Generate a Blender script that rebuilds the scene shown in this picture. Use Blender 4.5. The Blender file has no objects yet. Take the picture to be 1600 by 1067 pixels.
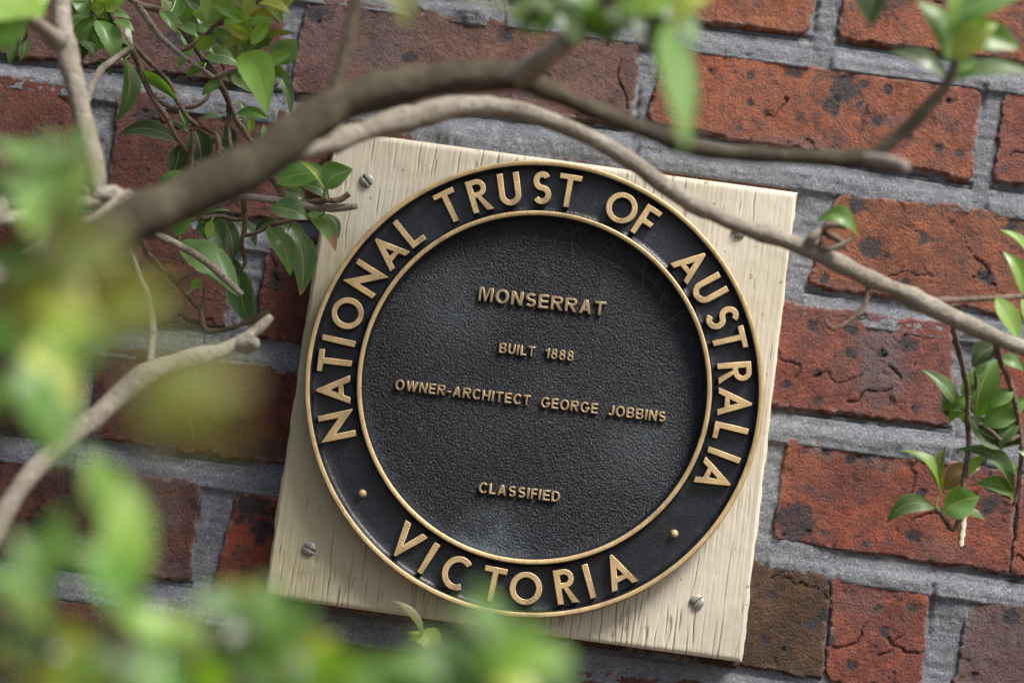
import bpy, bmesh, math, random
import numpy as np
from mathutils import Vector, Matrix

scene = bpy.context.scene
COL = scene.collection
ZC = 1.45                       # height of the plaque's centre above the ground

# ------------------------------------------------------------------ camera
PW, PH = 1600.0, 1067.0         # photograph size, used to read positions off it
LENS = 60.0
FPX = LENS / 36.0 * PW
CAM = np.array([-0.01066708, -1.15343415, -0.1133918 + ZC])
PITCH, YAW, ROLL = 0.12676899, 0.00777632, -0.13667562
def _rot(rx, ry, rz):
    cx, sx, cy, sy, cz, sz = math.cos(rx), math.sin(rx), math.cos(ry), math.sin(ry), math.cos(rz), math.sin(rz)
    return (np.array([[cz, -sz, 0], [sz, cz, 0], [0, 0, 1]]) @ np.array([[1, 0, 0], [0, cx, -sx], [0, sx, cx]])
            @ np.array([[cy, 0, sy], [0, 1, 0], [-sy, 0, cy]]))
CM = _rot(PITCH, ROLL, YAW)     # columns: right, forward, up
cam_data = bpy.data.cameras.new('camera')
cam_data.lens = LENS; cam_data.sensor_width = 36.0; cam_data.sensor_fit = 'HORIZONTAL'
cam_data.clip_start = 0.02; cam_data.clip_end = 500
cam_data.dof.use_dof = True; cam_data.dof.focus_distance = 1.115; cam_data.dof.aperture_fstop = 3.6
cam = bpy.data.objects.new('camera', cam_data); COL.objects.link(cam)
mw = Matrix.Identity(4)
for i in range(3):
    mw[i][0], mw[i][1], mw[i][2], mw[i][3] = CM[i, 0], CM[i, 2], -CM[i, 1], CAM[i]
cam.matrix_world = mw
scene.camera = cam

# ------------------------------------------------------------------ light
SUN_EL, SUN_AZ = math.radians(56), math.radians(50)     # azimuth: from the wall's outward normal towards the right
sun_dir = Vector((math.sin(SUN_AZ) * math.cos(SUN_EL), -math.cos(SUN_AZ) * math.cos(SUN_EL), math.sin(SUN_EL)))
world = bpy.data.worlds.new('World'); scene.world = world; world.use_nodes = True
wn = world.node_tree.nodes; wl = world.node_tree.links
sky = wn.new('ShaderNodeTexSky'); sky.sky_type = 'NISHITA'; sky.sun_disc = False
sky.sun_elevation = SUN_EL; sky.sun_rotation = math.atan2(sun_dir.x, sun_dir.y)
sky.air_density = 1.0; sky.dust_density = 4.0; sky.ozone_density = 0.6
wl.new(sky.outputs[0], wn['Background'].inputs[0]); wn['Background'].inputs[1].default_value = 0.10
sd = bpy.data.lights.new('sun', 'SUN'); sd.energy = 4.5; sd.angle = math.radians(19); sd.color = (1.0, 0.965, 0.91)
sun = bpy.data.objects.new('sun', sd); COL.objects.link(sun)
sun.rotation_euler = sun_dir.to_track_quat('Z', 'Y').to_euler(); sun.location = (1, -2, 4)
scene.view_settings.view_transform = 'Standard'; scene.view_settings.look = 'None'
scene.view_settings.exposure = 0.62; scene.view_settings.gamma = 1.0
scene.render.engine = 'CYCLES'

# ------------------------------------------------------------------ helpers
def at(px, py, q):
    """World point seen at photograph pixel (px, py), q metres in front of the wall."""
    d = CM @ np.array([(px - PW / 2) / FPX, 1.0, -(py - PH / 2) / FPX])
    return CAM + d * ((-q - CAM[1]) / d[1])
def mpp(q):
    return (-q - CAM[1]) / CM[1, 1] / FPX       # metres per photograph pixel at that depth

def hash2(ix, iy, seed):
    n = (ix.astype(np.int64) * 374761393 + iy.astype(np.int64) * 668265263 + seed * 1442695041) & 0x7fffffff
    n = ((n ^ (n >> 13)) * 1274126177) & 0x7fffffff
    return ((n ^ (n >> 16)) & 0xffff) / 65535.0
def vnoise(x, y, seed=0):
    xi = np.floor(x); yi = np.floor(y); fx = x - xi; fy = y - yi
    fx = fx * fx * (3 - 2 * fx); fy = fy * fy * (3 - 2 * fy)
    a = hash2(xi, yi, seed); b = hash2(xi + 1, yi, seed); c = hash2(xi, yi + 1, seed); d = hash2(xi + 1, yi + 1, seed)
    return (a + (b - a) * fx) * (1 - fy) + (c + (d - c) * fx) * fy
def fbm(x, y, seed=0, oct=4, gain=0.5):
    s = 0; a = 1; t = 0
    for k in range(oct):
        s = s + a * (vnoise(x * 2 ** k, y * 2 ** k, seed + 17 * k) - 0.5); t += a; a *= gain
    return s / t * 2            # about -1..1
def sstep(a, b, x):
    t = np.clip((x - a) / (b - a), 0, 1); return t * t * (3 - 2 * t)

def link(name, me, mat=None, parent=None):
    o = bpy.data.objects.new(name, me); COL.objects.link(o)
    if mat and me is not None: me.materials.append(mat)
    if parent: o.parent = parent
    return o
def empty(name, loc=(0, 0, 0)):
    o = bpy.data.objects.new(name, None); COL.objects.link(o); o.location = loc; o.empty_display_size = 0.05
    return o
def tag(o, label, cat, group=None):
    o['label'] = label; o['category'] = cat
    if group: o['group'] = group
def mesh_np(name, V, F, smooth=True, attrs=None):
    """V (n,3), F (m,4) or (m,3) numpy arrays."""
    me = bpy.data.meshes.new(name)
    V = np.ascontiguousarray(V, dtype=np.float32); F = np.ascontiguousarray(F, dtype=np.int32)
    k = F.shape[1]
    me.vertices.add(len(V)); me.vertices.foreach_set('co', V.ravel())
    me.loops.add(F.size); me.loops.foreach_set('vertex_index', F.ravel())
    me.polygons.add(len(F)); me.polygons.foreach_set('loop_start', np.arange(0, F.size, k, dtype=np.int32))
    me.polygons.foreach_set('use_smooth', np.full(len(F), smooth))
    for n, a in (attrs or {}).items():
        at_ = me.attributes.new(n, 'FLOAT', 'POINT'); at_.data.foreach_set('value', np.ascontiguousarray(a, dtype=np.float32).ravel())
    me.update(calc_edges=True); me.validate()
    return me
def grid_faces(nr, nc, flip=False):
    i = np.arange(nr - 1)[:, None] * nc + np.arange(nc - 1)[None, :]
    F = np.stack([i, i + 1, i + nc + 1, i + nc], -1).reshape(-1, 4)
    return F[:, ::-1] if flip else F
def lathe(name, prof, n=192, mat=None, parent=None, loc=(0, 0, 0), jitter=0.0):
    """prof: list of (radius, height towards the viewer, -y)."""
    t = np.linspace(0, 2 * np.pi, n, endpoint=False)
    V = np.concatenate([np.stack([r * np.cos(t), np.full(n, -h), r * np.sin(t)], 1) for r, h in prof])
    F = []
    for k in range(len(prof) - 1):
        a = k * n + np.arange(n); b = k * n + (np.arange(n) + 1) % n
        F.append(np.stack([a, a + n, b + n, b], 1))
    me = mesh_np(name, V + np.array(loc), np.concatenate(F))
    o = link(name, me, mat, parent)
    return o

# ------------------------------------------------------------------ materials
def new_mat(name):
    m = bpy.data.materials.new(name); m.use_nodes = True
    nt = m.node_tree; b = nt.nodes['Principled BSDF']
    return m, nt, b
class NT:
    def __init__(s, nt): s.nt = nt
    def n(s, t, **kw):
        nd = s.nt.nodes.new(t)
        for k, v in kw.items(): setattr(nd, k, v)
        return nd
    def l(s, a, b): s.nt.links.new(a, b)
    def val(s, sock, v):
        if hasattr(v, 'is_linked') or hasattr(v, 'links'): s.l(v, sock)
        else: sock.default_value = v
    def coord(s, scale=(1, 1, 1), rnd=False, kind='Object'):
        tc = s.n('ShaderNodeTexCoord'); mp = s.n('ShaderNodeMapping'); mp.inputs['Scale'].default_value = scale
        s.l(tc.outputs[kind], mp.inputs[0])
        if rnd:
            oi = s.n('ShaderNodeObjectInfo'); ml = s.n('ShaderNodeMath', operation='MULTIPLY'); ml.inputs[1].default_value = 37.0
            s.l(oi.outputs['Random'], ml.inputs[0]); s.l(ml.outputs[0], mp.inputs['Location'])
        return mp.outputs[0]
    def noise(s, vec, scale, detail=4, rough=0.55, dist=0.0):
        t = s.n('ShaderNodeTexNoise'); t.inputs['Scale'].default_value = scale; t.inputs['Detail'].default_value = detail
        t.inputs['Roughness'].default_value = rough; t.inputs['Distortion'].default_value = dist
        s.l(vec, t.inputs['Vector']); return t.outputs['Fac']
    def voro(s, vec, scale, feature='F1', rand=1.0):
        t = s.n('ShaderNodeTexVoronoi', feature=feature); t.inputs['Scale'].default_value = scale; t.inputs['Randomness'].default_value = rand
        s.l(vec, t.inputs['Vector']); return t.outputs['Distance']
    def ramp(s, fac, a, b, lo=0.0, hi=1.0):
        r = s.n('ShaderNodeMapRange'); r.interpolation_type = 'SMOOTHSTEP'
        r.inputs['From Min'].default_value = a; r.inputs['From Max'].default_value = b
        r.inputs['To Min'].default_value = lo; r.inputs['To Max'].default_value = hi
        s.l(fac, r.inputs['Value']); return r.outputs[0]
    def math(s, op, a, b=0.0, clamp=False):
        m = s.n('ShaderNodeMath', operation=op, use_clamp=clamp); s.val(m.inputs[0], a); s.val(m.inputs[1], b); return m.outputs[0]
    def mix(s, fac, a, b, mode='MIX'):
        m = s.n('ShaderNodeMix', data_type='RGBA', blend_type=mode)
        s.val(m.inputs[0], fac)
        for sock, v in ((m.inputs[6], a), (m.inputs[7], b)):
            if isinstance(v, tuple): sock.default_value = (*v, 1) if len(v) == 3 else v
            else: s.l(v, sock)
        return m.outputs[2]
    def attr(s, name):
        a = s.n('ShaderNodeAttribute'); a.attribute_name = name; return a.outputs['Fac']
    def bump(s, h, dist, strength=1.0, normal=None):
        b = s.n('ShaderNodeBump'); b.inputs['Distance'].default_value = dist; b.inputs['Strength'].default_value = strength
        s.l(h, b.inputs['Height'])
        if normal: s.l(normal, b.inputs['Normal'])
        return b.outputs[0]

def make_brick_mat():
    m, nt, b = new_mat('fired_clay_brick'); N = NT(nt)
    v = N.coord(rnd=True)
    oi = N.n('ShaderNodeObjectInfo'); base = oi.outputs['Color']
    big = N.noise(v, 28, 4, .6); mid = N.noise(v, 130, 5, .65); fine = N.noise(v, 700, 3, .6)
    c = N.mix(N.ramp(big, .38, .62), base, N.mix(1.0, base, (.62, .58, .66), 'MULTIPLY'))
    hot = N.noise(v, 16, 3, .6); c = N.mix(N.ramp(hot, .55, .72, 0, .6), c, N.mix(1.0, base, (1.3, 1.45, 1.15), 'MULTIPLY'))
    char = N.noise(v, 19, 5, .7, .4); c = N.mix(N.ramp(char, .56, .68, 0, .8), c, (0.055, 0.036, 0.040))
    c = N.mix(N.ramp(mid, .5, .7, 0, .7), c, N.mix(1.0, base, (1.5, 1.4, 1.1), 'MULTIPLY'))
    c = N.mix(N.ramp(mid, .47, .3, 0, .8), c, (0.06, 0.026, 0.024))
    c = N.mix(N.ramp(fine, .5, .3, 0, .55), c, (0.06, 0.025, 0.02))
    streak = N.noise(N.coord((9, 9, 1.6), rnd=True), 30, 3, .6)
    c = N.mix(N.ramp(streak, .52, .7, 0, .35), c, (0.17, 0.075, 0.055))
    bl = N.math('MULTIPLY', N.attr('bloom'), N.ramp(mid, .25, .6, .35, 1.0))
    c = N.mix(bl, c, (0.125, 0.092, 0.092))
    grit = N.voro(v, 420)
    c = N.mix(N.ramp(grit, .30, .1, 0, .5), c, (0.06, 0.025, 0.022))
    dk = N.math('MULTIPLY', N.attr('dark'), N.ramp(fine, .3, .55, .55, 1.0))
    c = N.mix(dk, c, (0.028, 0.026, 0.031))
    sp = N.noise(v, 1500, 2, .5)
    c = N.mix(N.ramp(sp, .66, .76, 0, .45), c, (0.46, 0.30, 0.21))
    c = N.mix(N.math('MULTIPLY', N.attr('crack'), .8), c, (0.022, 0.017, 0.016))
    # thin mortar haze left on the arrises
    c = N.mix(N.math('MULTIPLY', N.attr('rim'), N.ramp(mid, .45, .62, 0, .8)), c, (0.27, 0.265, 0.27))
    N.l(c, b.inputs['Base Color'])
    b.inputs['Specular IOR Level'].default_value = 0.35
    N.l(N.ramp(N.noise(v, 40, 4, .6), .35, .65, .34, .72), b.inputs['Roughness'])
    h = N.math('ADD', N.math('MULTIPLY', N.noise(v, 480, 5, .75), 1.3), N.math('MULTIPLY', N.ramp(grit, .0, .35), .35))
    N.l(N.bump(h, .0022, 1.0), b.inputs['Normal'])
    return m
def make_mortar_mat():
    m, nt, b = new_mat('grey_mortar'); N = NT(nt); v = N.coord()
    big = N.noise(v, 20, 6, .7); mid = N.noise(v, 110, 6, .75); fine = N.noise(v, 620, 4, .75)
    c = N.mix(N.ramp(big, .35, .68), (0.155, 0.167, 0.195), (0.225, 0.237, 0.266))
    c = N.mix(N.ramp(mid, .53, .68, 0, .65), c, (0.36, 0.365, 0.38))
    c = N.mix(N.ramp(mid, .44, .30, 0, .6), c, (0.09, 0.093, 0.103))
    c = N.mix(N.ramp(fine, .55, .66, 0, .75), c, (0.5, 0.5, 0.49))
    c = N.mix(N.ramp(fine, .46, .34, 0, .8), c, (0.05, 0.052, 0.058))
    N.l(c, b.inputs['Base Color']); b.inputs['Roughness'].default_value = .6; b.inputs['Specular IOR Level'].default_value = .5
    h = N.math('ADD', N.noise(v, 560, 6, .78), N.math('MULTIPLY', mid, .7))
    N.l(N.bump(h, .0024, 1.0), b.inputs['Normal'])
    return m
def make_paint_mat():
    m, nt, b = new_mat('cream_weathered_paint'); N = NT(nt)
    v = N.coord(); vg = N.coord((1, 1, .07))
    grain = N.noise(vg, 420, 5, .6); big = N.noise(v, 18, 4, .6); fine = N.noise(v, 600, 3, .6)
    c = N.mix(N.ramp(big, .35, .7), (0.52, 0.465, 0.355), (0.585, 0.535, 0.43))
    c = N.mix(N.ramp(grain, .58, .78, 0, .18), c, (0.52, 0.46, 0.35))
    c = N.mix(N.ramp(fine, .64, .75, 0, .3), c, (0.36, 0.31, 0.22))
    spot = N.noise(v, 160, 3, .5)
    c = N.mix(N.ramp(spot, .70, .74, 0, .7), c, (0.2, 0.17, 0.12))
    c = N.mix(N.math('MULTIPLY', N.attr('crack'), .7), c, (0.17, 0.14, 0.10))
    c = N.mix(N.math('MULTIPLY', N.attr('olive_shade'), N.ramp(big, .25, .6, .4, 1)), c, (0.33, 0.30, 0.17))  # olive shade put into the paint colour
    N.l(c, b.inputs['Base Color']); b.inputs['Roughness'].default_value = .55; b.inputs['Specular IOR Level'].default_value = .35
    N.l(N.bump(N.math('ADD', grain, N.math('MULTIPLY', fine, .3)), 0.0006, .5), b.inputs['Normal'])
    return m
def make_bronze_dark(name, stipple):
    m, nt, b = new_mat(name); N = NT(nt); v = N.coord()
    big = N.noise(v, 22, 4, .6); mid = N.noise(v, 120, 4, .6); fine = N.noise(v, 1100, 2, .6)
    c = N.mix(N.ramp(big, .35, .7), (0.009, 0.010, 0.014), (0.016, 0.018, 0.025))
    c = N.mix(N.ramp(mid, .62, .8, 0, .55), c, (0.08, 0.105, 0.12))
    c = N.mix(N.ramp(fine, .70, .78, 0, .15 if stipple else .4), c, (0.17, 0.18, 0.2))
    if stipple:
        for (a_, b_, r_, k_) in ((765, 850, .034, .6), (700, 480, .05, .3), (1000, 700, .04, .25)):  # pale bluish sheen painted into the panel colour, with dusty mottling
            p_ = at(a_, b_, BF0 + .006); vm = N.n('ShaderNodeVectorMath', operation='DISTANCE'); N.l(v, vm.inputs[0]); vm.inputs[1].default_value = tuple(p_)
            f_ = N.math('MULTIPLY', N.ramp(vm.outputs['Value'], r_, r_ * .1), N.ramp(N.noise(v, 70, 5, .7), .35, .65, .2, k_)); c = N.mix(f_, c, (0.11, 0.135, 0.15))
    N.l(c, b.inputs['Base Color']); b.inputs['Metallic'].default_value = 0.1
    N.l(N.ramp(mid, .3, .7, .32, .48), b.inputs['Roughness'])
    b.inputs['Specular IOR Level'].default_value = .32 if stipple else .5
    if stipple:
        s1 = N.voro(N.coord((1, 1, 1)), 780, 'SMOOTH_F1'); s2 = N.noise(v, 820, 3, .6, .5)
        h = N.math('ADD', N.math('MULTIPLY', s2, 1.3), N.math('MULTIPLY', s1, -.8))
        N.l(N.bump(h, .0012, .9), b.inputs['Normal'])
    else:
        h = N.math('ADD', N.noise(v, 520, 3, .6), N.math('MULTIPLY', mid, .8))
        N.l(N.bump(h, .0006, .6), b.inputs['Normal'])
    return m
def make_gold(name, base, rough, brush):
    m, nt, b = new_mat(name); N = NT(nt); v = N.coord()
    mid = N.noise(v, 90, 4, .6); fine = N.noise(v, 900, 2, .6)
    c = N.mix(N.ramp(mid, .35, .7), base, tuple(x * .78 for x in base))
    c = N.mix(N.ramp(fine, .62, .75, 0, .45), c, tuple(x * .45 for x in base))
    c = N.mix(N.ramp(N.noise(v, 35, 5, .7), .52, .72, 0, .55), c, (0.13, 0.095, 0.06))
    st = N.noise(N.coord((1, 1, .05)), 900, 3, .6)
    c = N.mix(N.ramp(st, .5, .7, 0, .5 * brush), c, tuple(x * .5 for x in base))
    N.l(c, b.inputs['Base Color']); b.inputs['Metallic'].default_value = .4
    b.inputs['Roughness'].default_value = rough
    N.l(N.bump(st, .0005, .5 * brush + .1), b.inputs['Normal'])
    return m
def make_steel():
    m, nt, b = new_mat('weathered_zinc_screw'); N = NT(nt); v = N.coord()
    mid = N.noise(v, 400, 4, .6)
    c = N.mix(N.ramp(mid, .4, .65), (0.20, 0.20, 0.17), (0.40, 0.39, 0.34))
    N.l(c, b.inputs['Base Color']); b.inputs['Metallic'].default_value = .5; b.inputs['Roughness'].default_value = .5
    N.l(N.bump(mid, .0006, .6), b.inputs['Normal'])
    return m
def make_bark(name, a, bcol, dark):
    m, nt, b = new_mat(name); N = NT(nt); v = N.coord()
    big = N.noise(v, 45, 4, .6); mid = N.noise(v, 260, 5, .65); fine = N.noise(v, 1200, 2, .6)
    c = N.mix(N.ramp(big, .35, .7), a, bcol)
    c = N.mix(N.ramp(mid, .45, .28, 0, .7), c, dark)
    c = N.mix(N.ramp(fine, .66, .78, 0, .4), c, tuple(min(1, x * 1.7) for x in bcol))
    c = N.mix(N.ramp(N.noise(v, 95, 5, .7), .58, .66, 0, .55), c, tuple(min(1, x * 1.5 + .02) for x in bcol))
    c = N.mix(N.ramp(N.voro(v, 150), .22, .12, 0, .7), c, dark)
    N.l(c, b.inputs['Base Color']); b.inputs['Roughness'].default_value = .75; b.inputs['Specular IOR Level'].default_value = .3
    N.l(N.bump(N.math('ADD', mid, N.math('MULTIPLY', fine, .4)), 0.004, 1.0), b.inputs['Normal'])
    return m
def make_leaf_mat():
    m, nt, b = new_mat('glossy_leaf'); N = NT(nt)
    oi = N.n('ShaderNodeObjectInfo'); base = oi.outputs['Color']
    v = N.coord(); big = N.noise(v, 60, 3, .6); fine = N.noise(v, 900, 2, .5)
    c = N.mix(N.ramp(big, .35, .7, 0, .4), base, N.mix(.5, base, (0.03, 0.07, 0.012)))
    s = N.attr('side'); along = N.attr('along')           # side: 0 midrib .. 1 margin
    rib = N.ramp(s, .075, .03)
    w = N.n('ShaderNodeTexWave', wave_type='BANDS', bands_direction='X')
    cmb = N.n('ShaderNodeCombineXYZ'); N.l(N.math('SUBTRACT', along, N.math('MULTIPLY', s, .16)), cmb.inputs[0])
    N.l(cmb.outputs[0], w.inputs['Vector']); w.inputs['Scale'].default_value = 3.4; w.inputs['Distortion'].default_value = 0
    vein = N.ramp(w.outputs['Fac'], .9, 1.0)
    c = N.mix(N.math('MULTIPLY', vein, .1), c, (0.28, 0.36, 0.10))
    c = N.mix(N.math('MULTIPLY', rib, .7), c, (0.36, 0.42, 0.14))
    c = N.mix(N.math('MULTIPLY', N.attr('edge'), .5), c, (0.30, 0.34, 0.08))
    c = N.mix(N.math('MULTIPLY', N.attr('redtip'), N.ramp(fine, .2, .6, .7, 1)), c, (0.36, 0.13, 0.07))
    geo = N.n('ShaderNodeNewGeometry')
    under = N.mix(.3, c, (0.13, 0.20, 0.055))
    c2 = N.mix(geo.outputs['Backfacing'], c, under)
    N.l(c2, b.inputs['Base Color']); b.inputs['Roughness'].default_value = .3; b.inputs['Specular IOR Level'].default_value = .8
    N.l(N.math('ADD', N.math('MULTIPLY', geo.outputs['Backfacing'], .3), .28), b.inputs['Roughness'])
    b.inputs['Coat Weight'].default_value = .3; b.inputs['Coat Roughness'].default_value = .22
    N.l(N.bump(N.math('ADD', N.math('MULTIPLY', vein, .2), N.math('ADD', rib, N.math('MULTIPLY', fine, .25))), .0007, .6), b.inputs['Normal'])
    tr = N.n('ShaderNodeBsdfTranslucent'); N.l(N.mix(1.0, c, (1.5, 1.5, .4), 'MULTIPLY'), tr.inputs['Color'])
    mx = N.n('ShaderNodeMixShader'); mx.inputs[0].default_value = .45
    N.l(b.outputs[0], mx.inputs[1]); N.l(tr.outputs[0], mx.inputs[2])
    N.l(mx.outputs[0], nt.nodes['Material Output'].inputs['Surface'])
    return m
def make_simple(name, col, rough=.8, scale=60, var=.4, bump=.002):
    m, nt, b = new_mat(name); N = NT(nt); v = N.coord(); k = N.noise(v, scale, 5, .65)
    c = N.mix(N.ramp(k, .3, .7), tuple(x * (1 - var) for x in col), tuple(min(1, x * (1 + var)) for x in col))
    N.l(c, b.inputs['Base Color']); b.inputs['Roughness'].default_value = rough
    N.l(N.bump(k, bump, .7), b.inputs['Normal'])
    return m
BF0 = .022
M_BRICK, M_MORTAR, M_PAINT = make_brick_mat(), make_mortar_mat(), make_paint_mat()
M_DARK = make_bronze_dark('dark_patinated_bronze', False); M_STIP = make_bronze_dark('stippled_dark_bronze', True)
M_GOLD = make_gold('polished_bronze_edge', (0.60, 0.43, 0.215), .5, 1.0)
M_GOLD2 = make_gold('dull_bronze_lettering', (0.37, 0.275, 0.155), .45, .3)
M_SIDE = make_gold('aged_bronze_side', (0.16, 0.105, 0.06), .5, .3)
M_STEEL = make_steel()
M_BARK = make_bark('grey_brown_bark', (0.056, 0.046, 0.027), (0.115, 0.096, 0.062), (0.022, 0.018, 0.011))
M_BARKL = make_bark('pale_bark', (0.30, 0.26, 0.205), (0.43, 0.385, 0.32), (0.14, 0.115, 0.085))
M_TWIG = make_bark('brown_twig_bark', (0.15, 0.105, 0.075), (0.27, 0.20, 0.15), (0.055, 0.035, 0.025))
M_LEAF = make_leaf_mat()
M_SOIL = make_simple('garden_soil', (0.075, 0.055, 0.038), .95, 9, .5, .02)
M_WEB = make_simple('dusty_cobweb', (0.22, 0.20, 0.17), .8, 900, .2, .0001)

# ------------------------------------------------------------------ ground
gx = np.linspace(-60, 60, 61); gy = np.linspace(-60, 40, 51)
X, Y = np.meshgrid(gx, gy)
V = np.stack([X, Y, fbm(X * .7, Y * .7, 5) * .012], -1).reshape(-1, 3)
o = link('ground', mesh_np('ground', V, grid_faces(51, 61)), M_SOIL); o['kind'] = 'structure'

# ------------------------------------------------------------------ brick wall
wall = empty('brick_wall', (0, 0, 0)); tag(wall, 'old red brick wall with wide grey mortar joints behind the plaque', 'wall')
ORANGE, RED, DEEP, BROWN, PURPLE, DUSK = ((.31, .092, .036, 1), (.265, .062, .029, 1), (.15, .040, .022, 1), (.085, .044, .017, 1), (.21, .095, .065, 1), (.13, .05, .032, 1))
# four corners read off the photograph on the wall plane (TL, TR, BR, BL), colour, bloom amount, crack count
BR = [
 ((330,-250),(790,-190),(760,-12),(300,-70), RED, .2, 2), ((830,-180),(1290,-125),(1263,52),(800,-5), ORANGE, .1, 2), ((1335,-115),(1830,-50),(1790,122),(1308,58), ORANGE, .05, 3),
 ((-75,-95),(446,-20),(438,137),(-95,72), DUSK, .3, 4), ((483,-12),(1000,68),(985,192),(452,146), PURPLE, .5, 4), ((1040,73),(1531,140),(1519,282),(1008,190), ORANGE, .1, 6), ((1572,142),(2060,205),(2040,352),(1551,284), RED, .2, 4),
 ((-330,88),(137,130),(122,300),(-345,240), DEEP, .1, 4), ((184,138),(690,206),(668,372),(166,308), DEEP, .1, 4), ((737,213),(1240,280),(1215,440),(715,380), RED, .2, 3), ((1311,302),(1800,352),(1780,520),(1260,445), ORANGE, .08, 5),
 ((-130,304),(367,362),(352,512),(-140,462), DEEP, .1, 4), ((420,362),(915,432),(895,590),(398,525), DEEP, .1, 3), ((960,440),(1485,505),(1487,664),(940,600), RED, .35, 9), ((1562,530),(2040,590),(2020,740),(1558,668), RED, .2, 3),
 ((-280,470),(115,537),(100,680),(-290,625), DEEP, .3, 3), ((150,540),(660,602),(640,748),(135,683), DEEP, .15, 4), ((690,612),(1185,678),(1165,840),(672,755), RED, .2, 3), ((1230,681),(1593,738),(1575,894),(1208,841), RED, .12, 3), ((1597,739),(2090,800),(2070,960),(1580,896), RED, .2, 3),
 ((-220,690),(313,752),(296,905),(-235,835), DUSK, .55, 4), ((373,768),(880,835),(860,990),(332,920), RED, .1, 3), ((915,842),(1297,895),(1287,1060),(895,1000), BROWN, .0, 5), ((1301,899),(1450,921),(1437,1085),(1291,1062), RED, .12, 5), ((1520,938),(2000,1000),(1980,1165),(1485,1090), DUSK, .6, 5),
 ((-260,890),(250,958),(235,1120),(-275,1050), DUSK, .3, 3), ((292,962),(800,1030),(780,1190),(278,1125), DUSK, .2, 3), ((840,1035),(1345,1102),(1325,1260),(825,1190), DEEP, .1, 3), ((1390,1108),(1890,1175),(1870,1330),(1375,1265), RED, .1, 3),
]
# iron-dark spots seen on the bricks: (px, py, radius px)
SPOTS = [(1240,110,17),(1322,140,30),(1300,165,16),(1172,120,7),(1340,165,9),(1370,190,10),(1051,110,19),(1172,160,8),(1388,140,8),(1485,160,10),(1470,232,8),(1502,240,8),(1420,215,6),(1155,200,5),
 (1340,322,14),(1357,390,16),(1385,400,5),(1444,369,13),(1453,320,9),(1543,430,15),(1580,355,14),(1414,440,7),(1290,435,9),
 (1330,515,12),(1327,552,10),(1378,553,9),(1418,537,14),(1270,510,9),(1277,584,8),(1430,640,8),(1280,626,9),(1230,600,6),(1345,495,12),
 (1248,817,38),(1232,850,16),(1352,707,14),(1330,720,8),(1420,725,9),(1430,838,12),(1550,785,26),(1352,850,9),(1380,735,6),(1500,770,8),(1530,700,10),(1290,705,7),(1440,770,7),
 (1268,978,12),(1195,1000,10),(1230,1015,7),(1206,930,6),(1428,951,13),(1370,952,8),(1330,1040,9),(1382,985,9),(1297,1000,14),(1290,960,10),(1580,960,14),(1520,1055,10),
 (240,650,14),(303,660,11),(308,640,7),(325,660,7),(230,632,7),(302,790,10),(60,820,22),(75,850,18),(395,790,30),(410,830,20),(110,745,8),
 (500,20,22),(640,90,14),(790,55,14),(280,60,16),(330,90,12),(60,210,12),(230,190,20),(300,250,25),(430,440,12),(345,420,16)]
rs = np.random.RandomState(4)
brick_boxes = []
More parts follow.
